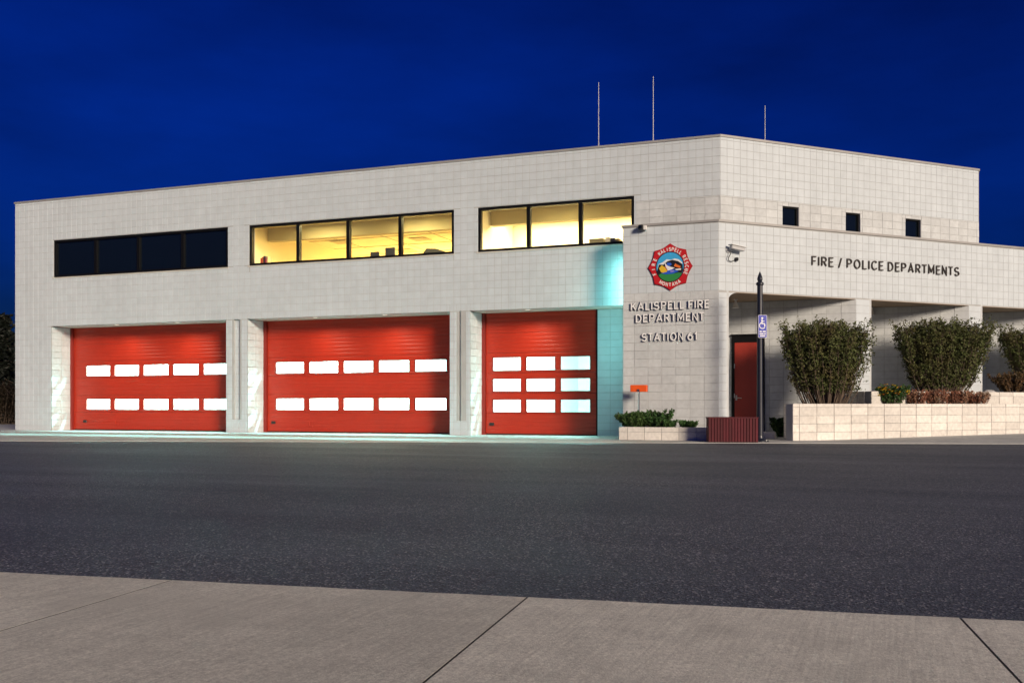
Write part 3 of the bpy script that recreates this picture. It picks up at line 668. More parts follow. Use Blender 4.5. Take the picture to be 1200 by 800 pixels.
# close the gaps between door plane and bay rooms
for (a, b_) in ((O1[1], O2[0]), (O2[1], O3[0])):
    m = MB(); m.box((a + .001, RD + .002, -.05), (b_ - .001, RD + .305, HEAD)); sbuild(m, 'pier_core', M_BAY)
m = MB(); m.box((-22.3, RD + .12, -.05), (O1[0] - .001, RD + .305, HEAD)); sbuild(m, 'pier_core', M_BAY)
def bay_light(x, y, label, power, lx=2.4):
    t = empty('bay_light', (x, y, 4.19), label=label, cat='light', group='tube lights inside the apparatus bays')
    m = MB(); m.box((-lx/2, -.14, -.07), (lx/2, .14, -.001)); m.build('housing', M_WHITE, t)
    em = mat('bay_tube_glow', (.9, .9, .9), .5, emit=BAYC, strength=14.0)
    for yy in (-.07, .07): m = MB(); m.tube([(-lx/2+.03, yy, -.09), (lx/2-.03, yy, -.09)], .018, 8); m.build('tube', em, t)
    lightobj('lamp', 'AREA', (x, y, 4.06), power, BAYC, t, shape='RECTANGLE', size=lx, size_y=.28)
lb = 'twin tube light inside the narrow bay'
for (x, p_) in ((-16.0, 1300), (-19.3, 500)): bay_light(x, 2.7, 'twin tube light inside the bay under the dark window strip', p_)
for (x, p_) in ((-8.4, 1300), (-11.7, 500)): bay_light(x, 2.7, 'twin tube light inside the bay between the slotted piers', p_)
bay_light(-4.2, 2.7, lb, 900)
for x in (-16.4, -20.0, -9.2, -12.6, -5.0): bay_light(x, 5.6, 'twin tube light inside the bay under the dark window strip' if x < -15 else 'twin tube light inside the bay between the slotted piers' if x < -8 else lb, 4000 if x < -8 else 1100)
# lockers behind the narrow door
for i in range(5):
    t = empty('locker', (-5.9 + i * .62, 10.4, .023), label='pale teal steel locker standing inside the narrow bay', cat='locker', group='lockers in the narrow bay')
    mm = mat('locker_teal', (.22, .50, .50), .45)
    m = MB(); m.box((-.29, -.28, 0), (.29, .28, 1.55)); m.build('body', mm, t)
    m = MB(); m.box((-.27, -.30, .04), (.27, -.281, 1.51)); dd = m.build('door', mm, t); m = MB(); m.box((.19, -.32, .75), (.22, -.301, .9)); m.build('handle', M_STEEL, t)
# recessed lamps in the door soffits
SPOTC = (1.0, 0.88, 0.66)
def downlight(px, py, label):
    p = on_z(px, py, HEAD); p.y = .20
    t = empty('soffit_light', (p.x, p.y, HEAD), label=label, cat='light', group='round lamps in the bay door soffits')
    m = MB(); m.lathe([(.085, -.010), (.085, -.001)], n=20); m.build('trim_ring', M_WHITE, t)
    em = mat('downlight_glow', (.9, .9, .9), .5, emit=SPOTC, strength=0.8)
    m = MB(); m.lathe([(.060, -.013), (.060, -.0105)], n=20); m.build('lens', em, t)
    lightobj('lamp', 'SPOT', (p.x, p.y, HEAD - .03), 85, SPOTC, t, spot_size=R_(150), spot_blend=1.0, shadow_soft_size=.08)
D_ = 'round soffit lamp above the '
for px, py, lab in ((140.5, 380.5, 'bay door under the dark window strip'), (212, 378, 'bay door under the dark window strip'), (376, 372.6, 'bay door between the slotted piers'), (459, 370, 'bay door between the slotted piers'), (626, 364.5, 'narrow bay door with nine windows')):
    downlight(px, py, D_ + lab)
# upright strip lamp on the side of the projecting block; its blue-green wash lies on the wall beside the narrow door
t = empty('strip_lamp', (BX0, -.24, 1.5), label='upright strip lamp on the side of the lettered block, facing the narrow bay door', cat='light')
m = MB(); m.chbox((-.07, -.06, 0), (-.012, .06, 3.2), .008); m.build('housing', M_WHITE, t)
m = MB(); m.box((-.10, -.045, .05), (-.0705, .045, 3.15)); m.build('diffuser', mat('strip_lamp_glow', (.9, .9, .9), .5, emit=(.35, 1, .9), strength=3), t)
for z in (.4, 2.8): m = MB(); m.box((-.0745, -.07, z), (-.012, -.0605, z + .08)); m.build('clip', M_STEEL, t)
lightobj('lamp', 'AREA', (BX0 - .11, -.24, 3.1), 42, (.34, 1.0, .90), t, rot=(0, R_(90), 0), shape='RECTANGLE', size=3.0, size_y=.09)
# porch lamps (unlit cones)
for px, py, lab in ((862, 352, 'small white cone lamp under the porch soffit above the red door'), (1021.5, 361, 'small white cone lamp under the soffit beside the second porch column')):
    p = on_z(px, py, SOF - .0); 
    t = empty('porch_lamp', (p.x, p.y, SOF + .029), label=lab, cat='light')
    m = MB(); m.lathe([(.09, -.22), (.085, -.215), (.03, -.06), (.03, -.001)], n=16); m.build('shade', M_WHITE, t); m = MB(); m.lathe([(.05, -.012), (.05, 0)], n=12); m.build('ceiling_rose', M_WHITE, t)
# ------------------------------------------------------------------ porch door
dl, drr, DT, DY = DOOR
fr_ = Matrix.Translation((dl, DY, 0))
pd = empty('porch_door', (dl, DY, 0)); part(pd, station); tag(pd, label='red porch door in a black frame')
Wd = drr - dl
def pput(b, name, m, par=pd): return sbuild(b, name, m, par, fr_)
m = MB(); t_ = .075
m.box((0, -.05, .023), (t_, -.0005, DT)); m.box((Wd - t_, -.05, .023), (Wd, -.0005, DT)); m.box((t_, -.05, DT - .17), (Wd - t_, -.0005, DT)); m.box((-.03, -.075, DT + .001), (Wd + .03, -.0005, DT + .045)); pput(m, 'door_frame', M_FRAME)
m = MB(); m.chbox((t_ + .004, -.032, .04), (Wd - t_ - .004, -.003, DT - .174), .004); leafd = pput(m, 'door_leaf', M_PDOOR)
for z in (.35, 1.1, 1.9): m = MB(); m.tube([(t_ + .004, -.045, z - .06), (t_ + .004, -.045, z + .06)], .012, 8); pput(m, 'hinge', M_STEEL, leafd)
m = MB(); m.box((t_ + .03, -.045, .98), (t_ + .075, -.033, 1.12)); m.tube([(t_ + .05, -.046, 1.05), (t_ + .05, -.08, 1.05), (t_ + .20, -.08, 1.04)], .011, 8); pput(m, 'door_handle', M_STEEL, leafd)
m = MB(); m.box((Wd - t_ - .05, -.044, 1.15), (Wd - t_ - .015, -.033, 1.36)); pput(m, 'door_bolt', M_STEEL, leafd)
# ------------------------------------------------------------------ lettering
def arc(cx, cy, rx, ry, a0, a1, n=10): return [(cx + rx*math.cos(R_(a0 + (a1-a0)*k/n)), cy + ry*math.sin(R_(a0 + (a1-a0)*k/n))) for k in range(n+1)]
# plain sans capitals as centre-line strokes, cap height 1
GLYPH = {
 'K': [[(0,0),(0,1)], [(.55,1),(.03,.42)], [(.20,.60),(.58,0)]], 'A': [[(0,0),(.33,1),(.66,0)], [(.13,.30),(.53,.30)]],
 'L': [[(0,1),(0,0),(.48,0)]], 'I': [[(0,0),(0,1)]], 'E': [[(.50,1),(0,1),(0,0),(.52,0)], [(.04,.53),(.45,.53)]], 'F': [[(.50,1),(0,1),(0,0)], [(.04,.50),(.43,.50)]],
 'S': [arc(.29,.745,.27,.255,25,270) + arc(.29,.255,.29,.255,90,-155)[1:]], 'P': [[(0,0),(0,1)] + [(.28,1)] + arc(.30,.74,.25,.26,90,-90,8) + [(.03,.48)]],
 'R': [[(0,0),(0,1)] + [(.28,1)] + arc(.30,.75,.25,.25,90,-90,8) + [(.03,.50)], [(.28,.48),(.56,0)]], 'D': [[(0,0),(0,1),(.22,1)] + arc(.22,.5,.38,.5,90,-90,12)[1:] + [(0,0)]],
 'T': [[(0,1),(.60,1)], [(.30,.96),(.30,0)]], 'M': [[(0,0),(0,1),(.36,.25),(.72,1),(.72,0)]], 'N': [[(0,0),(0,1),(.56,0),(.56,1)]],
 'O': [arc(.36,.5,.36,.5,90,450,24)], 'C': [arc(.36,.5,.36,.5,42,318,18)], '/': [[(0,-.08),(.34,1.06)]], 'U': [[(0,1),(0,.28)] + arc(.28,.28,.28,.28,180,360,10) + [(.56,1)]],
 '6': [arc(.30,.32,.28,.32,150,510,18) , arc(.62,.30,.62,.72,180,105,8)], '1': [[(.0,.78),(.22,1),(.22,0)]]}
def letter_mesh(ch, size, depth, mats, name, bevel=0.0, wgt=.085):
    b = MB()
    for si, P in enumerate(GLYPH[ch]):
        P = [Vector((x, y)) for x, y in P]; n = len(P); closed = (P[0] - P[-1]).length < 1e-4
        Lf, Rt = [], []
        for i in range(n):
            a_ = P[i-1] if i > 0 else (P[-2] if closed else None); c_ = P[i+1] if i < n-1 else (P[1] if closed else None)
            u0 = (P[i]-a_).normalized() if a_ is not None else None; u1 = (c_-P[i]).normalized() if c_ is not None else None
            u = (u0 or u1) if (u0 is None or u1 is None) else (u0+u1).normalized() if (u0+u1).length > .15 else u0
            k = 1 / max(.38, u.dot(u1 if u1 is not None else u0)); nn_ = Vector((-u.y, u.x)) * wgt * k
            Lf.append(P[i] + nn_); Rt.append(P[i] - nn_)
        h = depth/2 - si*.0012; vs = []
        for q in range(n): vs += [(Lf[q].x, Lf[q].y, h), (Rt[q].x, Rt[q].y, h), (Lf[q].x, Lf[q].y, -depth/2), (Rt[q].x, Rt[q].y, -depth/2)]
        fs, mi = [], []
        for q in range(n-1):
            a0, a1 = 4*q, 4*q+4
            fs += [(a0, a0+1, a1+1, a1), (a0+2, a1+2, a1+3, a0+3), (a0, a1, a1+2, a0+2), (a0+1, a0+3, a1+3, a1+1)]; mi += [0, 1, 1, 1]
        if not closed: fs += [(0, 2, 3, 1), (4*n-4, 4*n-3, 4*n-1, 4*n-2)]; mi += [1, 1]
        o = len(b.v); b.v += vs; b.f += [tuple(i+o for i in f) for f in fs]; b.t += [0]*len(fs); b.m += [m_ if len(mats) > 1 else 0 for m_ in mi]
    return b.mesh(name, mats)
GL = {}
def line_of_text(text, fr_, x0, x1, z, height, depth, mats, parent, standoff=.02, gap=.16, space=.5, wt=.085):
    """letters placed one by one so that the line runs from x0 to x1 with cap height `height` standing on z"""
    items = []; w_ = 0
    for ch in text:
        if ch == ' ': items.append((None, space)); w_ += space; continue
        key = (ch, round(height, 3), depth, mats[0].name)
        if key not in GL:
            me = letter_mesh(ch, 1.0, depth, mats, 'letter', wgt=wt); xs_ = [v.co.x for v in me.vertices]; zs_ = [v.co.y for v in me.vertices]
            GL[key] = (me, min(xs_), max(xs_), min(zs_), max(zs_))
        g = GL[key]; items.append((ch, g)); w_ += (g[2] - g[1]) + gap
    w_ -= gap; sz = height / (1 + 2*wt); z += wt * sz; sx = (x1 - x0) / w_; x = x0
    for ch, g in items:
        if ch is None: x += g * sx; continue
        o = bpy.data.objects.new('letter', g[0]); col.objects.link(o); o.parent = parent
        L_ = fr_ @ Matrix(((sx, 0, 0, x - g[1]*sx), (0, 0, -1, -standoff - depth/2), (0, sz, 0, z), (0, 0, 0, 1)))
        o.matrix_basis = parent_world(parent).inverted() @ L_
        x += (g[2] - g[1]) * sx + gap * sx
YF = -D1F
def bl(px, py): return on_y(px, py, YF)
for text, pa, pb, pt, pbm, lab in (('KALISPELL FIRE', 740, 831.8, 354.7, 364.4, 'metal wall letters reading KALISPELL FIRE under the red emblem'),
                              ('DEPARTMENT', 745.8, 825.8, 368.6, 378.4, 'metal wall letters reading DEPARTMENT between the other two lines'),
                              ('STATION 61', 752.8, 817.5, 390.6, 400.2, 'metal wall letters reading STATION 61, lowest of three lines')):
    a = bl(pa, pbm); b_ = bl(pb, pbm); top = bl(pa, pt); t = empty('wall_lettering', ((a.x+b_.x)/2, YF, a.z), label=lab, cat='lettering', group='lettering on the projecting block')
    line_of_text(text, FB, a.x, b_.x, a.z, top.z - a.z, .035, [M_LETTER, M_LETTERS], t, .030, .20, .34)
sa, za = on_s(950.3, 311.3, D2F); sb, zb = on_s(1123, 323.2, D2F); _, zt = on_s(950.3, 300, D2F)
t = empty('wall_lettering', tuple(N2*D2F + U2*((sa+sb)/2) + Vector((0, 0, za))), label='dark letters reading FIRE / POLICE DEPARTMENTS on the slanted fascia', cat='lettering')
line_of_text('FIRE / POLICE DEPARTMENTS', FW, sa, sb, za, zt - za, .03, [M_LETDK], t, .014, .28, .38, .062)
# emblem: red eight-pointed plate with a round landscape picture
ec = bl(785.6, 313); eR = 0.56; EX = 0.955
em = empty('emblem_sign', (ec.x, YF, ec.z), label='red eight-pointed emblem with round mountain picture above the wall letters', cat='sign')
FE = FB @ Matrix.Translation((ec.x, 0, ec.z)) 
def eput(b, name, m, par=em): return sbuild(b, name, m, par, Matrix.Translation((ec.x, YF, ec.z)))
def emat(name, c): return mat('emblem_' + name, c, .45)
pts = []
for k in range(8):
    a0 = math.pi/2 - k*math.pi/4; a1 = a0 - math.pi/4
    for q in range(6):
        f_ = q / 6; a_ = a0 + (a1 - a0)*f_; chord = math.cos(math.pi/8) / math.cos(abs(f_-.5)*math.pi/4)
        rr = eR * (chord - .055*math.sin(math.pi*f_)); pts.append((rr*math.cos(a_)*EX, rr*math.sin(a_)))
m = MB(); m.plate([(x*1.03, z*1.03) for x, z in pts[::-1]], -.035, -.012); eput(m, 'rim', emat('rim', (.30, .012, .015)))
m = MB(); m.plate(pts[::-1], -.045, -.0355); eput(m, 'plate', emat('red', (.52, .012, .018)))
def disc(rx, rz_, y, name, m_, z=0, n=32, flt=None):
    P = [(rx*math.cos(2*math.pi*k/n), z + rz_*math.sin(2*math.pi*k/n)) for k in range(n)]
    b = MB(); b.plate(P, y - .003, y); return eput(b, name, m_)
RI = .355
disc(RI*.94*1.06, RI*1.06, -.046, 'ring', emat('ring', (.02, .012, .012))); disc(RI*.94, RI, -.0495, 'sky_field', emat('sky', (.05, .38, .72)))
def clip(poly):                                                # keep the picture inside the round field
    o = []
    for x, z in poly:
        r = math.hypot(x/.94, z) / RI
        o.append((x/max(1, r), z/max(1, r)))
    return o
def arcpts(a0, a1, n=9): return [(RI*.94*math.cos(R_(a0+(a1-a0)*k/n)), RI*math.sin(R_(a0+(a1-a0)*k/n))) for k in range(n+1)]
fields = [('snow_range', (.78, .80, .82), arcpts(196, 344) + [(.30, .10), (.22, .17), (.12, .20), (.02, .17), (-.08, .19), (-.18, .12), (-.28, .08)]),
          ('dark_hills', (.015, .012, .016), arcpts(196, 344) + [(.31, .05), (.20, .13), (.06, .17), (-.06, .14), (-.16, .06), (-.27, .07)]),
          ('meadow', (.03, .24, .06), arcpts(212, 332) + [(.22, -.15), (.08, -.17), (-.08, -.18), (-.2, -.14)]),
          ('gold_field', (.75, .48, .03), [(-.27, -.02), (-.22, -.12), (-.10, -.17), (-.06, -.10), (-.13, .0), (-.20, .05)]),
          ('red_field', (.55, .05, .02), [(-.13, .0), (-.06, -.10), (-.01, -.08), (-.06, .02), (-.10, .05)]),
          ('orange_field', (.80, .16, .02), [(.10, .01), (.24, -.04), (.27, .0), (.17, .05), (.13, .08)]),
          ('blue_lake', (.02, .10, .58), [(-.22, -.15), (-.10, -.18), (.08, -.17), (.22, -.12), (.10, -.07), (-.02, -.05), (-.08, -.12)]),
          ('blue_head', (.03, .12, .62), [(-.08, .04), (.0, .02), (.05, .06), (.01, .10), (-.07, .10)]),
          ('white_eagle', (.80, .80, .84), [(-.14, .13), (-.12, .10), (-.06, .03), (.02, .0), (.12, -.03), (.04, -.07), (-.05, -.09), (-.10, .0)]),
          ('white_wing', (.80, .78, .80), [(.12, -.06), (.28, -.05), (.27, -.09), (.16, -.09)]),
          ('purple_field', (.25, .22, .60), [(.0, -.10), (.08, -.08), (.12, -.12), (.02, -.14)])]
for i, (nm, c, poly) in enumerate(fields):
    poly = clip(poly); ar = sum(poly[k][0]*poly[(k+1) % len(poly)][1] - poly[(k+1) % len(poly)][0]*poly[k][1] for k in range(len(poly)))
    if ar < 0: poly = poly[::-1]
    b = MB(); b.plate(poly, -.0535 - i*.0012, -.0525 - i*.0012 + .0002); eput(b, nm, emat(nm, c))
LW = [emat('letters', (.80, .78, .76))]
for word, mid, spread, out_ in (('KALISPELL', 90, 78, True), ('RESCUE', 5, 56, True), ('MONTANA', 270, 66, False), ('FIRE', 178, 48, True)):
    for i, ch in enumerate(word):
        f_ = (i / (len(word)-1) - .5) * spread; a_ = R_(mid - f_ if out_ else mid + f_); rr = .432
        key = ('e', ch)
        if key not in GL:
            me = letter_mesh(ch, 1.0, .05, LW, 'letter', wgt=.11); xs_ = [v.co.x for v in me.vertices]; GL[key] = (me, (min(xs_)+max(xs_))/2)
        me, mx_ = GL[key]; o = bpy.data.objects.new('letter', me); col.objects.link(o); o.parent = em
        rot = a_ - math.pi/2 if out_ else a_ + math.pi/2; s_ = .078
        o.matrix_basis = Matrix.Translation((rr*math.cos(a_)*EX, -.047, rr*math.sin(a_))) @ Matrix.Rotation(R_(90), 4, 'X') @ Matrix.Rotation(rot, 4, 'Z') @ Matrix.Diagonal((s_*.95, s_, .06, 1)) @ Matrix.Translation((-mx_, -.5, 0))
# ------------------------------------------------------------------ cameras on the walls
M_CAMG = mat('camera_grey', (.50, .51, .52), .4)
p = bl(754, 267.5)
t = empty('security_camera', (p.x, YF, p.z), label='small dark security camera under the coping beside the red emblem', cat='camera')
m = MB(); m.box((-.06, -.03, -.05), (.06, -.010, .06)); m.build('mount', M_CAMG, t)
m = MB(); m.chbox((-.09, -.20, -.05), (.04, -.031, .06), .02); m.build('housing', M_BLACK, t)
m = MB(); m.tube([(-.03, -.2005, .0), (-.03, -.225, .0)], .035, 12); m.build('lens', M_DARKGL, t); m = MB(); m.box((.041, -.16, -.06), (.10, -.04, .04)); m.build('side_bracket', M_WHITE, t)
s_, z_ = on_s(853, 293.5, D2F)
t = empty('security_camera', tuple(N2*D2F + U2*s_ + Vector((0, 0, z_))), label='grey bullet camera with looped cable on the slanted fascia', cat='camera')
fc = FW @ Matrix.Translation((s_, 0, z_)) @ Matrix.Diagonal((.82, .82, .82, 1))
def cput(b, name, m): return sbuild(b, name, m, t, fc)
m = MB(); m.lathe([(.08, 0), (.08, .03), (.05, .04)], n=16)
m2 = MB(); m2.v = [(x, -.010 - z, y) for x, y, z in m.v]; m2.f = [f[::-1] for f in m.f]; m2.t = m.t; m2.m = m.m; cput(m2, 'mount', M_CAMG)
m = MB(); m.tube([(0, -.045, 0), (.03, -.12, -.02), (.08, -.2, .02)], .022, 8); cput(m, 'arm', M_CAMG)
m = MB(); m.chbox((-.06, -.28, .02), (.42, -.12, .12), .025); o = cput(m, 'housing', M_CAMG); o.matrix_basis = o.matrix_basis @ Matrix.Rotation(R_(7), 4, 'Y')
m = MB(); m.box((-.09, -.30, .128), (.46, -.10, .14)); o = cput(m, 'sun_hood', M_WHITE); o.matrix_basis = o.matrix_basis @ Matrix.Rotation(R_(7), 4, 'Y')
cab = [(.03, -.12, .0), (.0, -.13, -.12), (-.05, -.10, -.22), (-.03, -.06, -.30), (.08, -.05, -.33), (.18, -.05, -.29), (.25, -.05, -.25)]
m = MB(); m.tube(cab, .012, 6); cput(m, 'cable', M_BLACK)
m = MB(); m.lathe([(.045, -.05), (.06, 0), (.045, .05)], (.27, -.06, -.25), 10); cput(m, 'cable_gland', M_BLACK)
# ------------------------------------------------------------------ antennas
for px, pt, Y, lab in ((701.5, 97, .9, 'thin white whip antenna on the roof, middle height of three'), (765.5, 90, .9, 'tallest thin white whip antenna on the roof'), (896.5, 124, 4.0, 'shortest thin white whip antenna above the slanted wall')):
    a = on_y(px, pt, Y); t = empty('antenna', (a.x, Y, TOP - .4), label=lab, cat='antenna', group='roof antennas')
    h = a.z - TOP + .4
    m = MB(); m.tube([(0, 0, .25), (0, 0, h*.5), (0, 0, h)], [.015, .012, .009], 8); m.build('whip', mat('whip_grey', (.5, .5, .52), .5), t)
    m = MB(); m.lathe([(.10, 0), (.10, .02), (.03, .03), (.03, .25)], n=12); m.build('base', M_STEEL, t)
# ------------------------------------------------------------------ front planter with shrubs and orange box
def planter_wall(name, fr_, L, z0, rows_h, wdt, parent, off=0.0, thick=.22, zf=None):
    z = z0; N = 0
    b = MB(); H_ = z0 + sum(rows_h); b.box((0.004, .016, z0 - .05), (L - .004, thick - .01, H_ - .012)); o = b.build('core', M_MORTAR, parent); o.matrix_basis = parent_world(parent).inverted() @ fr_
    for k, h in enumerate(rows_h):
        x = -off
        while x < L - .01:
            a, b_ = max(0, x), min(L, x + wdt)
            if b_ - a > .03:
                g = MB(); j = .006; dd = random.uniform(0, .007)
                g.chbox((a + j, .0 - dd, z + j), (b_ - j, thick, z + h - j * .4), .006, random.uniform(-1, 1))
                o = g.build('block', M_PLANT, parent); o.matrix_basis = parent_world(parent).inverted() @ fr_
            x += wdt
        z += h
PY = -2.08
xa = on_y(725, 510, PY).x; xb = on_y(831.5, 510, PY).x
pz = on_y(760, 500.2, PY).z
pl = empty('planter', ((xa+xb)/2, PY, L1), label='low pale block planter under the wall lettering', cat='planter')
planter_wall('p', Matrix.Translation((xa, PY, 0)), xb + .6 - xa, L1, [pz - .115 - L1 - .0, .115], .41, pl, .2)
planter_wall('p', frame((xa, -D1F - .02, 0), (0, -1, 0)), -D1F - .02 - PY - .0 - .225, L1, [pz - .115 - L1, .115], .41, pl)
planter_wall('p', frame((xb + .6, PY + .225, 0), (0, 1, 0)), -D1F - .03 - PY - .225, L1, [pz - .115 - L1, .115], .41, pl)
m = MB(); m.box((xa + .2, PY + .2, .02), (xb + .4, -D1F - .03, pz - .06)); o = sbuild(m, 'soil', M_SOIL, pl)
M_L = {}
def leaves(b, c, n, size, up=0.2, mi=0):
    """n small folded leaves around c"""
    for _ in range(n):
        d = Vector((random.gauss(0, 1), random.gauss(0, 1), random.gauss(0, 1) + up)).normalized()
        s = d.cross(Vector((random.gauss(0, 1), random.gauss(0, 1), random.gauss(0, 1)))).normalized()
        L_ = size * random.uniform(.6, 1.3); W_ = L_ * .32; nn_ = d.cross(s) * W_ * .35; q = c + d * 0.0
        b.add([q, q + d*L_*.5 + s*W_ + nn_, q + d*L_, q + d*L_*.5 - s*W_ + nn_], [(0, 1, 2), (0, 2, 3)], random.uniform(-1, 1), mi)
def shrub(name, base, rx, ry, h, label, m_leaf, stems=70, lf=26, size=.055, spread=.16, vase=1.0, group=None, bare=.35, cat='shrub', top_flat=.85, stem_r=.012, flowers=None):
    t = empty(name, base, label=label, cat=cat, group=group)
    st = MB(); fo = MB(); fl = MB()
    for i in range(stems):
        a = random.uniform(0, 2*math.pi); r = math.sqrt(random.random())
        tipx, tipy = math.cos(a)*r*rx, math.sin(a)*r*ry
        dome = 1 - (1 - top_flat) * r**2.5
        tip = Vector((tipx, tipy, h * dome * random.uniform(.80, 1.0) if r < .86 else h * random.uniform(.72, 1.0)))
        b0 = Vector((tipx*spread*random.uniform(.5, 1.3), tipy*spread, 0))
        P = []
        for k in range(6):
            f_ = k / 5; rad = f_**(1/(.6+vase))
            P.append(Vector((b0.x + (tip.x-b0.x)*rad, b0.y + (tip.y-b0.y)*rad, tip.z*f_)) + Vector((random.gauss(0, .018), random.gauss(0, .018), 0))*(f_*h))
        st.tube(P, [stem_r*(1 - .75*k/5) for k in range(6)], 4, cap=False)
        for k in range(lf):
            f_ = bare + (1 - bare)*random.random()**.75; j = min(4, int(f_*5)); q = P[j].lerp(P[j+1], f_*5 - j)
            tw = Vector((random.gauss(0, 1), random.gauss(0, 1), random.gauss(.35, .6))).normalized() * random.uniform(.03, .16)*h*.55
            e = q + tw
            if e.z > h*1.02: e.z = h*1.0 + random.uniform(-.06, .03)*h
            if k % 3 == 0: st.tube([q, e], [stem_r*.35, stem_r*.2], 3, cap=False)
            leaves(fo, e, 3, size, .3); leaves(fo, q.lerp(e, .55), 2, size*.9, .3)
    so = st.build('stems', M_BARK, t); lo = fo.build('foliage', m_leaf, t)
    if flowers:
        for (mm, cnt, sz) in flowers:
            b = MB()
            for _ in range(cnt):
                a = random.uniform(0, 2*math.pi); r = math.sqrt(random.random()); c = Vector((math.cos(a)*r*rx, math.sin(a)*r*ry, h*random.uniform(.55, 1.02)*(1-.25*r*r)))
                for k in range(5):
                    a2 = k*2*math.pi/5; d = Vector((math.cos(a2), math.sin(a2)*.6, .5)); s = Vector((-math.sin(a2), math.cos(a2), 0))
                    b.add([c, c + d*sz*.6 + s*sz*.4, c + d*sz, c + d*sz*.6 - s*sz*.4], [(0, 1, 2, 3)])
            b.build('blossoms', mm, t)
    return t
pzs = pz - .06
def fp(px, Y=-1.62): return on_y(px, 495, Y).x
shrub('shrub', (fp(744), -1.62, pzs), .48, .36, .40, 'spreading green shrub with trailing stems round the orange box post', M_LEAF2, 110, 18, .06, .25, .6, bare=.15, stem_r=.006, top_flat=.5)
shrub('shrub', (fp(768), -1.6, pzs), .46, .34, .46, 'tall tangled green shrub with bare twigs in the front planter', M_LEAF2, 70, 12, .06, .25, .6, bare=.2, stem_r=.006, top_flat=.55)
shrub('shrub', (fp(780), -1.7, pzs), .32, .26, .22, 'low green mound between the two taller planter shrubs', M_LEAF2, 55, 12, .055, .3, .5, bare=.12, stem_r=.005, top_flat=.5)
shrub('shrub', (fp(806), -1.62, pzs), .26, .26, .20, 'small round green shrub alone at the end of the front planter', M_LEAF2, 60, 12, .05, .3, .5, bare=.12, stem_r=.005, top_flat=.5)
p = on_y(748.8, 455, -1.45); 
t = empty('orange_box', (p.x, -1.45, pzs), label='orange metal box on a thin post in the front planter', cat='box')
m = MB(); m.chbox((-.205, -.06, p.z - pzs - .08), (.205, .06, p.z - pzs + .085), .012); m.build('case', M_ORANGE, t)
m = MB(); m.tube([(0, 0, -.1), (0, 0, p.z - pzs - .081)], .02, 10); m.build('post', M_STEEL, t)
m = MB(); m.box((-.03, -.075, p.z - pzs - .07), (.03, -.061, p.z - pzs - .02)); m.build('latch', M_STEEL, t)
# ------------------------------------------------------------------ maroon slatted box by the pole
b0 = on_z(831.5, 518.2, .012); b1 = on_z(887, 518.6, .012); rzb = math.atan2(ed.y, ed.x)
bw = 1.10; bh = .565
c_ = (b0 + b1)/2
t = empty('slatted_bench', (c_.x, c_.y + .02, .016), rzb, label='maroon bench box of upright slats at the pavement edge', cat='bench')
ns = 17; sw = bw / ns
for i in range(ns):
    m = MB(); m.chbox((-bw/2 + i*sw + .005, 0 - random.uniform(0, .004), 0.012), (-bw/2 + (i+1)*sw - .005, .03, bh - .028), .005, random.uniform(-1, 1)); m.build('slat', M_BENCH, t)
m = MB(); m.chbox((-bw/2 - .01, -.012, bh - .027), (bw/2 + .01, .46, bh), .008); m.build('seat', M_BENCH, t)
m = MB(); m.box((-bw/2 + .003, .031, 0), (bw/2 - .003, .44, bh - .028)); m.build('inner_box', M_BENCH, t)
# ------------------------------------------------------------------ signpost
pb = on_z(890.5, 517.6, .012); ptz = CAM_H + (HOR - 318)/F_PX * (pb - CAM).dot(CD)
t = empty('sign_post', (pb.x, pb.y, .014), YAW, label='dark round parking sign post with pointed finial and base plate', cat='post')
Hp = ptz - .014
m = MB(); m.lathe([(.20, 0), (.20, .025), (.13, .045), (.10, .09), (.088, .14)], n=24); m.build('base', M_NAVY, t)
for a_ in range(4):
    m = MB(); m.lathe([(.016, .0255), (.016, .05)], (.165*math.cos(a_*1.571+.78), .165*math.sin(a_*1.571+.78), 0), 6); m.build('anchor_bolt', M_STEEL, t)
m = MB(); m.lathe([(.082, .141), (.070, .9), (.063, Hp - .32)], n=16); m.build('shaft', M_NAVY, t, smooth=False)
m = MB(); m.lathe([(.072, Hp - .319), (.088, Hp - .30), (.088, Hp - .27), (.07, Hp - .245), (.045, Hp - .235)], n=16); m.build('collar', M_NAVY, t)
m = MB(); m.lathe([(.045, Hp - .234), (.062, Hp - .19), (.060, Hp - .15), (.03, Hp - .06), (.004, Hp)], n=12); m.build('finial', M_NAVY, t)
dz = (pb - CAM).dot(CD); zz0 = CAM_H + (HOR - 396)/F_PX*dz - .014; zz1 = CAM_H + (HOR - 369.5)/F_PX*dz - .014
sg = empty('parking_sign', (pb.x, pb.y, .014 + zz0), YAW, label='blue accessible parking sign with white wheelchair symbol on the dark post', cat='sign')
hh = zz1 - zz0; hw = .10
def rr_(w_, h0, h1, y0, y1, r, b):
    P = []
    for cx, cz, a0 in ((w_-r, h0+r, -90), (w_-r, h1-r, 0), (-w_+r, h1-r, 90), (-w_+r, h0+r, 180)):
        for k in range(5): P.append((cx + r*math.cos(R_(a0+k*22.5)), cz + r*math.sin(R_(a0+k*22.5))))
    b.plate(P, y0, y1); return b
ox = .035
def gput(b, name, m_): 
    o = b.build(name, m_, sg); o.matrix_basis = Matrix.Translation((ox, -.105, 0)); return o
gput(rr_(hw, 0, hh, 0, .004, .02, MB()), 'border', M_SWHITE); gput(rr_(hw - .007, .007, hh - .007, -.003, -.0005, .015, MB()), 'panel', M_BLUE)
m = MB(); yy = -.006
m.lathe([(.024, 0), (.024, .002)], n=12); m.v = [(x - .01, yy - z, hh*.86 + y) for x, y, z in m.v]
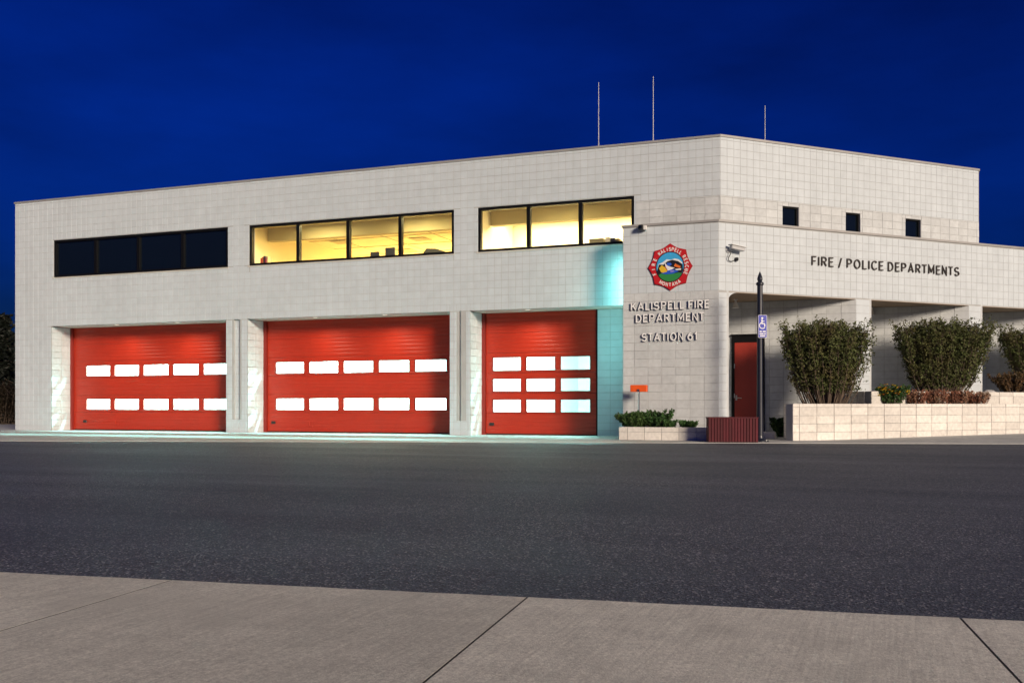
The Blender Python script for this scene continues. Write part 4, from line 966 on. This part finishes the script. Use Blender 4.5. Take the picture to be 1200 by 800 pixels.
m.plate([(-.028, hh*.60), (-.002, hh*.60), (-.002, hh*.80), (-.028, hh*.80)], yy, yy + .002); m.plate([(-.002, hh*.60), (.05, hh*.60), (.05, hh*.64), (-.002, hh*.64)], yy, yy + .002)
m.plate([(.035, hh*.48), (.058, hh*.48), (.062, hh*.595), (.035, hh*.595)], yy, yy + .002); m.plate([(-.002, hh*.71), (.04, hh*.71), (.04, hh*.74), (-.002, hh*.74)], yy, yy + .002)
for k in range(12):
    a0 = R_(95 + k*19); a1 = R_(95 + (k+1)*19); ra, rb = .058, .076; cx, cz = -.005, hh*.535
    m.plate([(cx+ra*math.cos(a0), cz+ra*math.sin(a0)), (cx+rb*math.cos(a0), cz+rb*math.sin(a0)), (cx+rb*math.cos(a1), cz+rb*math.sin(a1)), (cx+ra*math.cos(a1), cz+ra*math.sin(a1))], yy, yy + .002)
gput(m, 'wheelchair_symbol', M_SWHITE)
m = MB()
for z, ws in ((.25, ((-.07, -.02), (.0, .07))), (.15, ((-.07, .02), (.035, .07))), (.06, ((-.06, .06),))):
    for a, b_ in ws: m.plate([(a, hh*z), (b_, hh*z), (b_, hh*z + .026), (a, hh*z + .026)], yy, yy + .002)
gput(m, 'small_print', M_SWHITE)
for z in (.12, hh - .1): m = MB(); m.box((-.05 - ox, .0045, z), (.05 - ox, .05, z + .03)); gput(m, 'bracket', M_STEEL)
# ------------------------------------------------------------------ planters of the wing
def on_plane2(px, py, d):
    s, z = on_s(px, py, d); return N2*d + U2*s
PD = 2.2
FP = frame(tuple(N2 * PD), U2)
def ps(px, py, d=None): return on_s(px, py, PD if d is None else d)
sL, _ = ps(929, 490); tz = ps(1000, 472.8)[1]
SR = 12.4
wp = empty('raised_planter', tuple(N2*PD + U2*(sL + 3)), label='long lower pale block planter wall along the slanted wing', cat='planter')
h4 = (tz - 0.02) / 4.45
planter_wall('p', FP @ Matrix.Translation((sL, 0, 0)), SR - sL, .02, [h4, h4, h4, h4, h4*.45], .52, wp, .33, .25)
pc = on_plane2(929.3, 490, PD - .256); pk = on_plane2(918.5, 490, PD - 1.4); pu = pc - pk
planter_wall('p', frame(tuple(pk), pu), pu.length, .02, [h4, h4, h4, h4, h4*.45], .52, wp, .1, .25)
e1 = N2*(PD-.26) + U2*SR; e2 = N2*(PD-1.38) + U2*SR; ein = U2*.24
m = MB(); m.prism([tuple((pc + ein)[:2]), tuple(e1[:2]), tuple(e2[:2]), tuple((pk + ein)[:2])], .0, tz - .03); sbuild(m, 'soil', M_SOIL, wp)
T2 = PD - .60; s20 = on_s(1021, 465, T2)[0]; t2z = on_s(1180, 459.3, T2)[1]
F2 = frame(tuple(N2 * T2), U2)
up = empty('raised_planter', tuple(N2*T2 + U2*(s20 + 2)), label='upper pale block planter tier set behind the long lower planter wall', cat='planter')
planter_wall('p', F2 @ Matrix.Translation((s20, 0, 0)), SR - s20, tz - .05, [(t2z - tz + .05)*.68, (t2z - tz + .05)*.32], .52, up, .2, .22)
planter_wall('p', frame(tuple(N2*(T2-.79) + U2*s20), N2), .565, tz - .05, [(t2z - tz + .05)*.68, (t2z - tz + .05)*.32], .52, up, .2, .22)
m = MB(); m.box((s20 + .21, .23, tz - .1), (SR, .80, t2z - .025)); sbuild(m, 'soil', M_SOIL, up, F2)
def scale_at(p): return F_PX / (p - CAM).dot(CD)
p = on_plane2(968, 470, PD - .70); k = scale_at(p); p.z = tz - .04
shrub('vase_shrub', tuple(p), 52/k, .60, 102/k, 'vase-shaped shrub with many bare stems at the planter corner near the red door', M_LEAF, 210, 62, .050, .42, .78, group=None, bare=.18, stem_r=.013, top_flat=.78)
p = on_plane2(1103, 460, T2 - .45); k = scale_at(p); p.z = t2z - .03
shrub('vase_shrub', tuple(p), 57/k, .48, 88/k, 'dense clipped vase shrub between the two middle porch columns', M_LEAF, 240, 66, .050, .44, .88, bare=.08, stem_r=.012, top_flat=.74)
p = on_plane2(1225, 458, T2 - .45); k = scale_at(p); p.z = t2z - .03
shrub('vase_shrub', tuple(p), 55/k, .48, 82/k, 'sparser twiggy vase shrub beyond the second porch column', M_LEAF, 190, 44, .05, .22, .9, bare=.35, stem_r=.012)
p = on_plane2(1188, 458, T2 - .30); k = scale_at(p); p.z = t2z - .03
shrub('low_shrub', tuple(p), 30/k, .22, 26/k, 'low russet-brown shrub on the upper tier at the foot of the twiggy shrub', M_LEAFB, 80, 14, .05, .4, .5, bare=.1, stem_r=.006, top_flat=.6)
p = on_plane2(1046, 472, PD - .42); k = scale_at(p); p.z = tz - .03
shrub('flowering_plant', tuple(p), 20/k, .17, 24/k, 'green bushy plant with yellow and orange blossoms in the lower planter', M_LEAF2, 90, 10, .045, .5, .5, bare=.1, stem_r=.004, top_flat=.7, cat='plant', flowers=[(M_YEL, 60, .06), (M_ORG, 18, .06)])
for i, (px, hpx, lab) in enumerate(((1074, 15, 'russet and pale ground plant next to the yellow-flowered plant'), (1098, 16, 'russet ground plant in the middle of the lower planter row'), (1122, 15, 'russet ground plant beside the reddest plant of the lower planter'), (1144, 14, 'reddest russet plant at the end of the lower planter row'))):
    p = on_plane2(px, 472, PD - .42); k = scale_at(p); p.z = tz - .03
    shrub('ground_plant', tuple(p), 15/k, .16, hpx*1.15/k, lab, M_LEAFR, 70, 9, .04, .6, .5, bare=.1, stem_r=.004, top_flat=.75, cat='plant', group=None)
p = on_plane2(1160, 459, T2 - .34); p.z = t2z - .10
def boulder(loc, r, label):
    m = MB(); nu, nv = 12, 8; vs = []
    for j in range(1, nv):
        for i in range(nu):
            a, b_ = 2*math.pi*i/nu, math.pi*j/nv; d = Vector((math.cos(a)*math.sin(b_), math.sin(a)*math.sin(b_)*.8, math.cos(b_)*.75))
            vs.append(d * r * (1 + .25*mnoise.noise(d*1.7)))
    vs += [Vector((0, 0, r*.75)), Vector((0, 0, -r*.7))]; T_ = len(vs) - 2
    fs = [(j*nu+i, j*nu+(i+1) % nu, (j+1)*nu+(i+1) % nu, (j+1)*nu+i)[::-1] for j in range(nv-2) for i in range(nu)]
    fs += [(T_, i, (i+1) % nu) for i in range(nu)] + [(T_+1, (nv-2)*nu+(i+1) % nu, (nv-2)*nu+i) for i in range(nu)]
    m.add(vs, fs); o = m.build('boulder', M_ROCK, label=label, cat='rock', smooth=True); o.location = loc
boulder(tuple(p), .22, 'grey rounded boulder on the upper planter tier')
# small evergreen and low kerb blocks between pole and planter
for px, lab in ((883.5, 'single low cream block beside the maroon bench'), (899, 'single low cream block between the sign post and the leafy shrub')):
    p = on_z(px, 513.5, L1 + .004)
    m = MB(); m.chbox((-.19, -.1, 0), (.19, .1, .16), .012, .5); o = m.build('kerb_block', M_PLANT, label=lab, cat='block'); o.location = (p.x, p.y + .1, L1 + .004)
p = on_z(914, 512.5, L1); p.z = L1
shrub('leafy_shrub', tuple(p + Vector((.05, .55, 0))), .36, .30, .50, 'dark green leafy shrub in the corner beside the long planter', M_LEAF2, 80, 12, .07, .3, .5, bare=.08, stem_r=.006, top_flat=.6)
# ------------------------------------------------------------------ far trees at the left
def conifer(px, top_y, dep, rad, label, seed):
    random.seed(seed); b0 = at_depth(px, HOR, dep); b0.z = -.06; H_ = CAM_H + (HOR - top_y)/F_PX*dep
    t = empty('conifer', tuple(b0), label=label, cat='tree', group='dark trees beyond the left end of the station')
    m = MB(); m.tube([(0, 0, 0), (0, 0, H_*.5), (0, 0, H_*.98)], [.16, .1, .02], 8); m.build('trunk', M_BARK, t)
    f_ = MB(); br = MB()
    for i in range(130):
        z = H_*(.08 + .9*random.random()**.9); r = rad*(1.06 - z/H_)*random.uniform(.7, 1.1); a = random.uniform(0, 6.283)
        tip = Vector((math.cos(a)*r, math.sin(a)*r, z - r*.25)); br.tube([(0, 0, z), tip], [.03, .01], 3, cap=False)
        for q in range(16): leaves(f_, Vector((0, 0, z)).lerp(tip, random.uniform(.25, 1)) + Vector((random.gauss(0, .1), random.gauss(0, .1), random.gauss(0, .08))), 2, .26, -.2)
    br.build('branches', M_BARK, t); f_.build('crown', M_NEEDLE, t)
conifer(2, 366, 52, 2.2, 'dark conifer rising tallest beyond the left end of the station', 3)
conifer(14, 388, 58, 2.2, 'shorter dark conifer close behind the left wall of the station', 4)
conifer(-12, 380, 56, 2.4, 'dark conifer standing farthest out past the left end of the station', 5)
random.seed(11)
p = at_depth(6, HOR, 44); shrub('roadside_bush', (p.x, p.y, -.06), 1.5, 1.2, 2.0, 'brownish bush in front of the dark conifers', leaf('dusky_leaf', (0.022, 0.014, 0.007), (0.012, 0.012, 0.006)), 120, 16, .12, .4, .6, bare=.1, stem_r=.02, top_flat=.6, cat='bush')
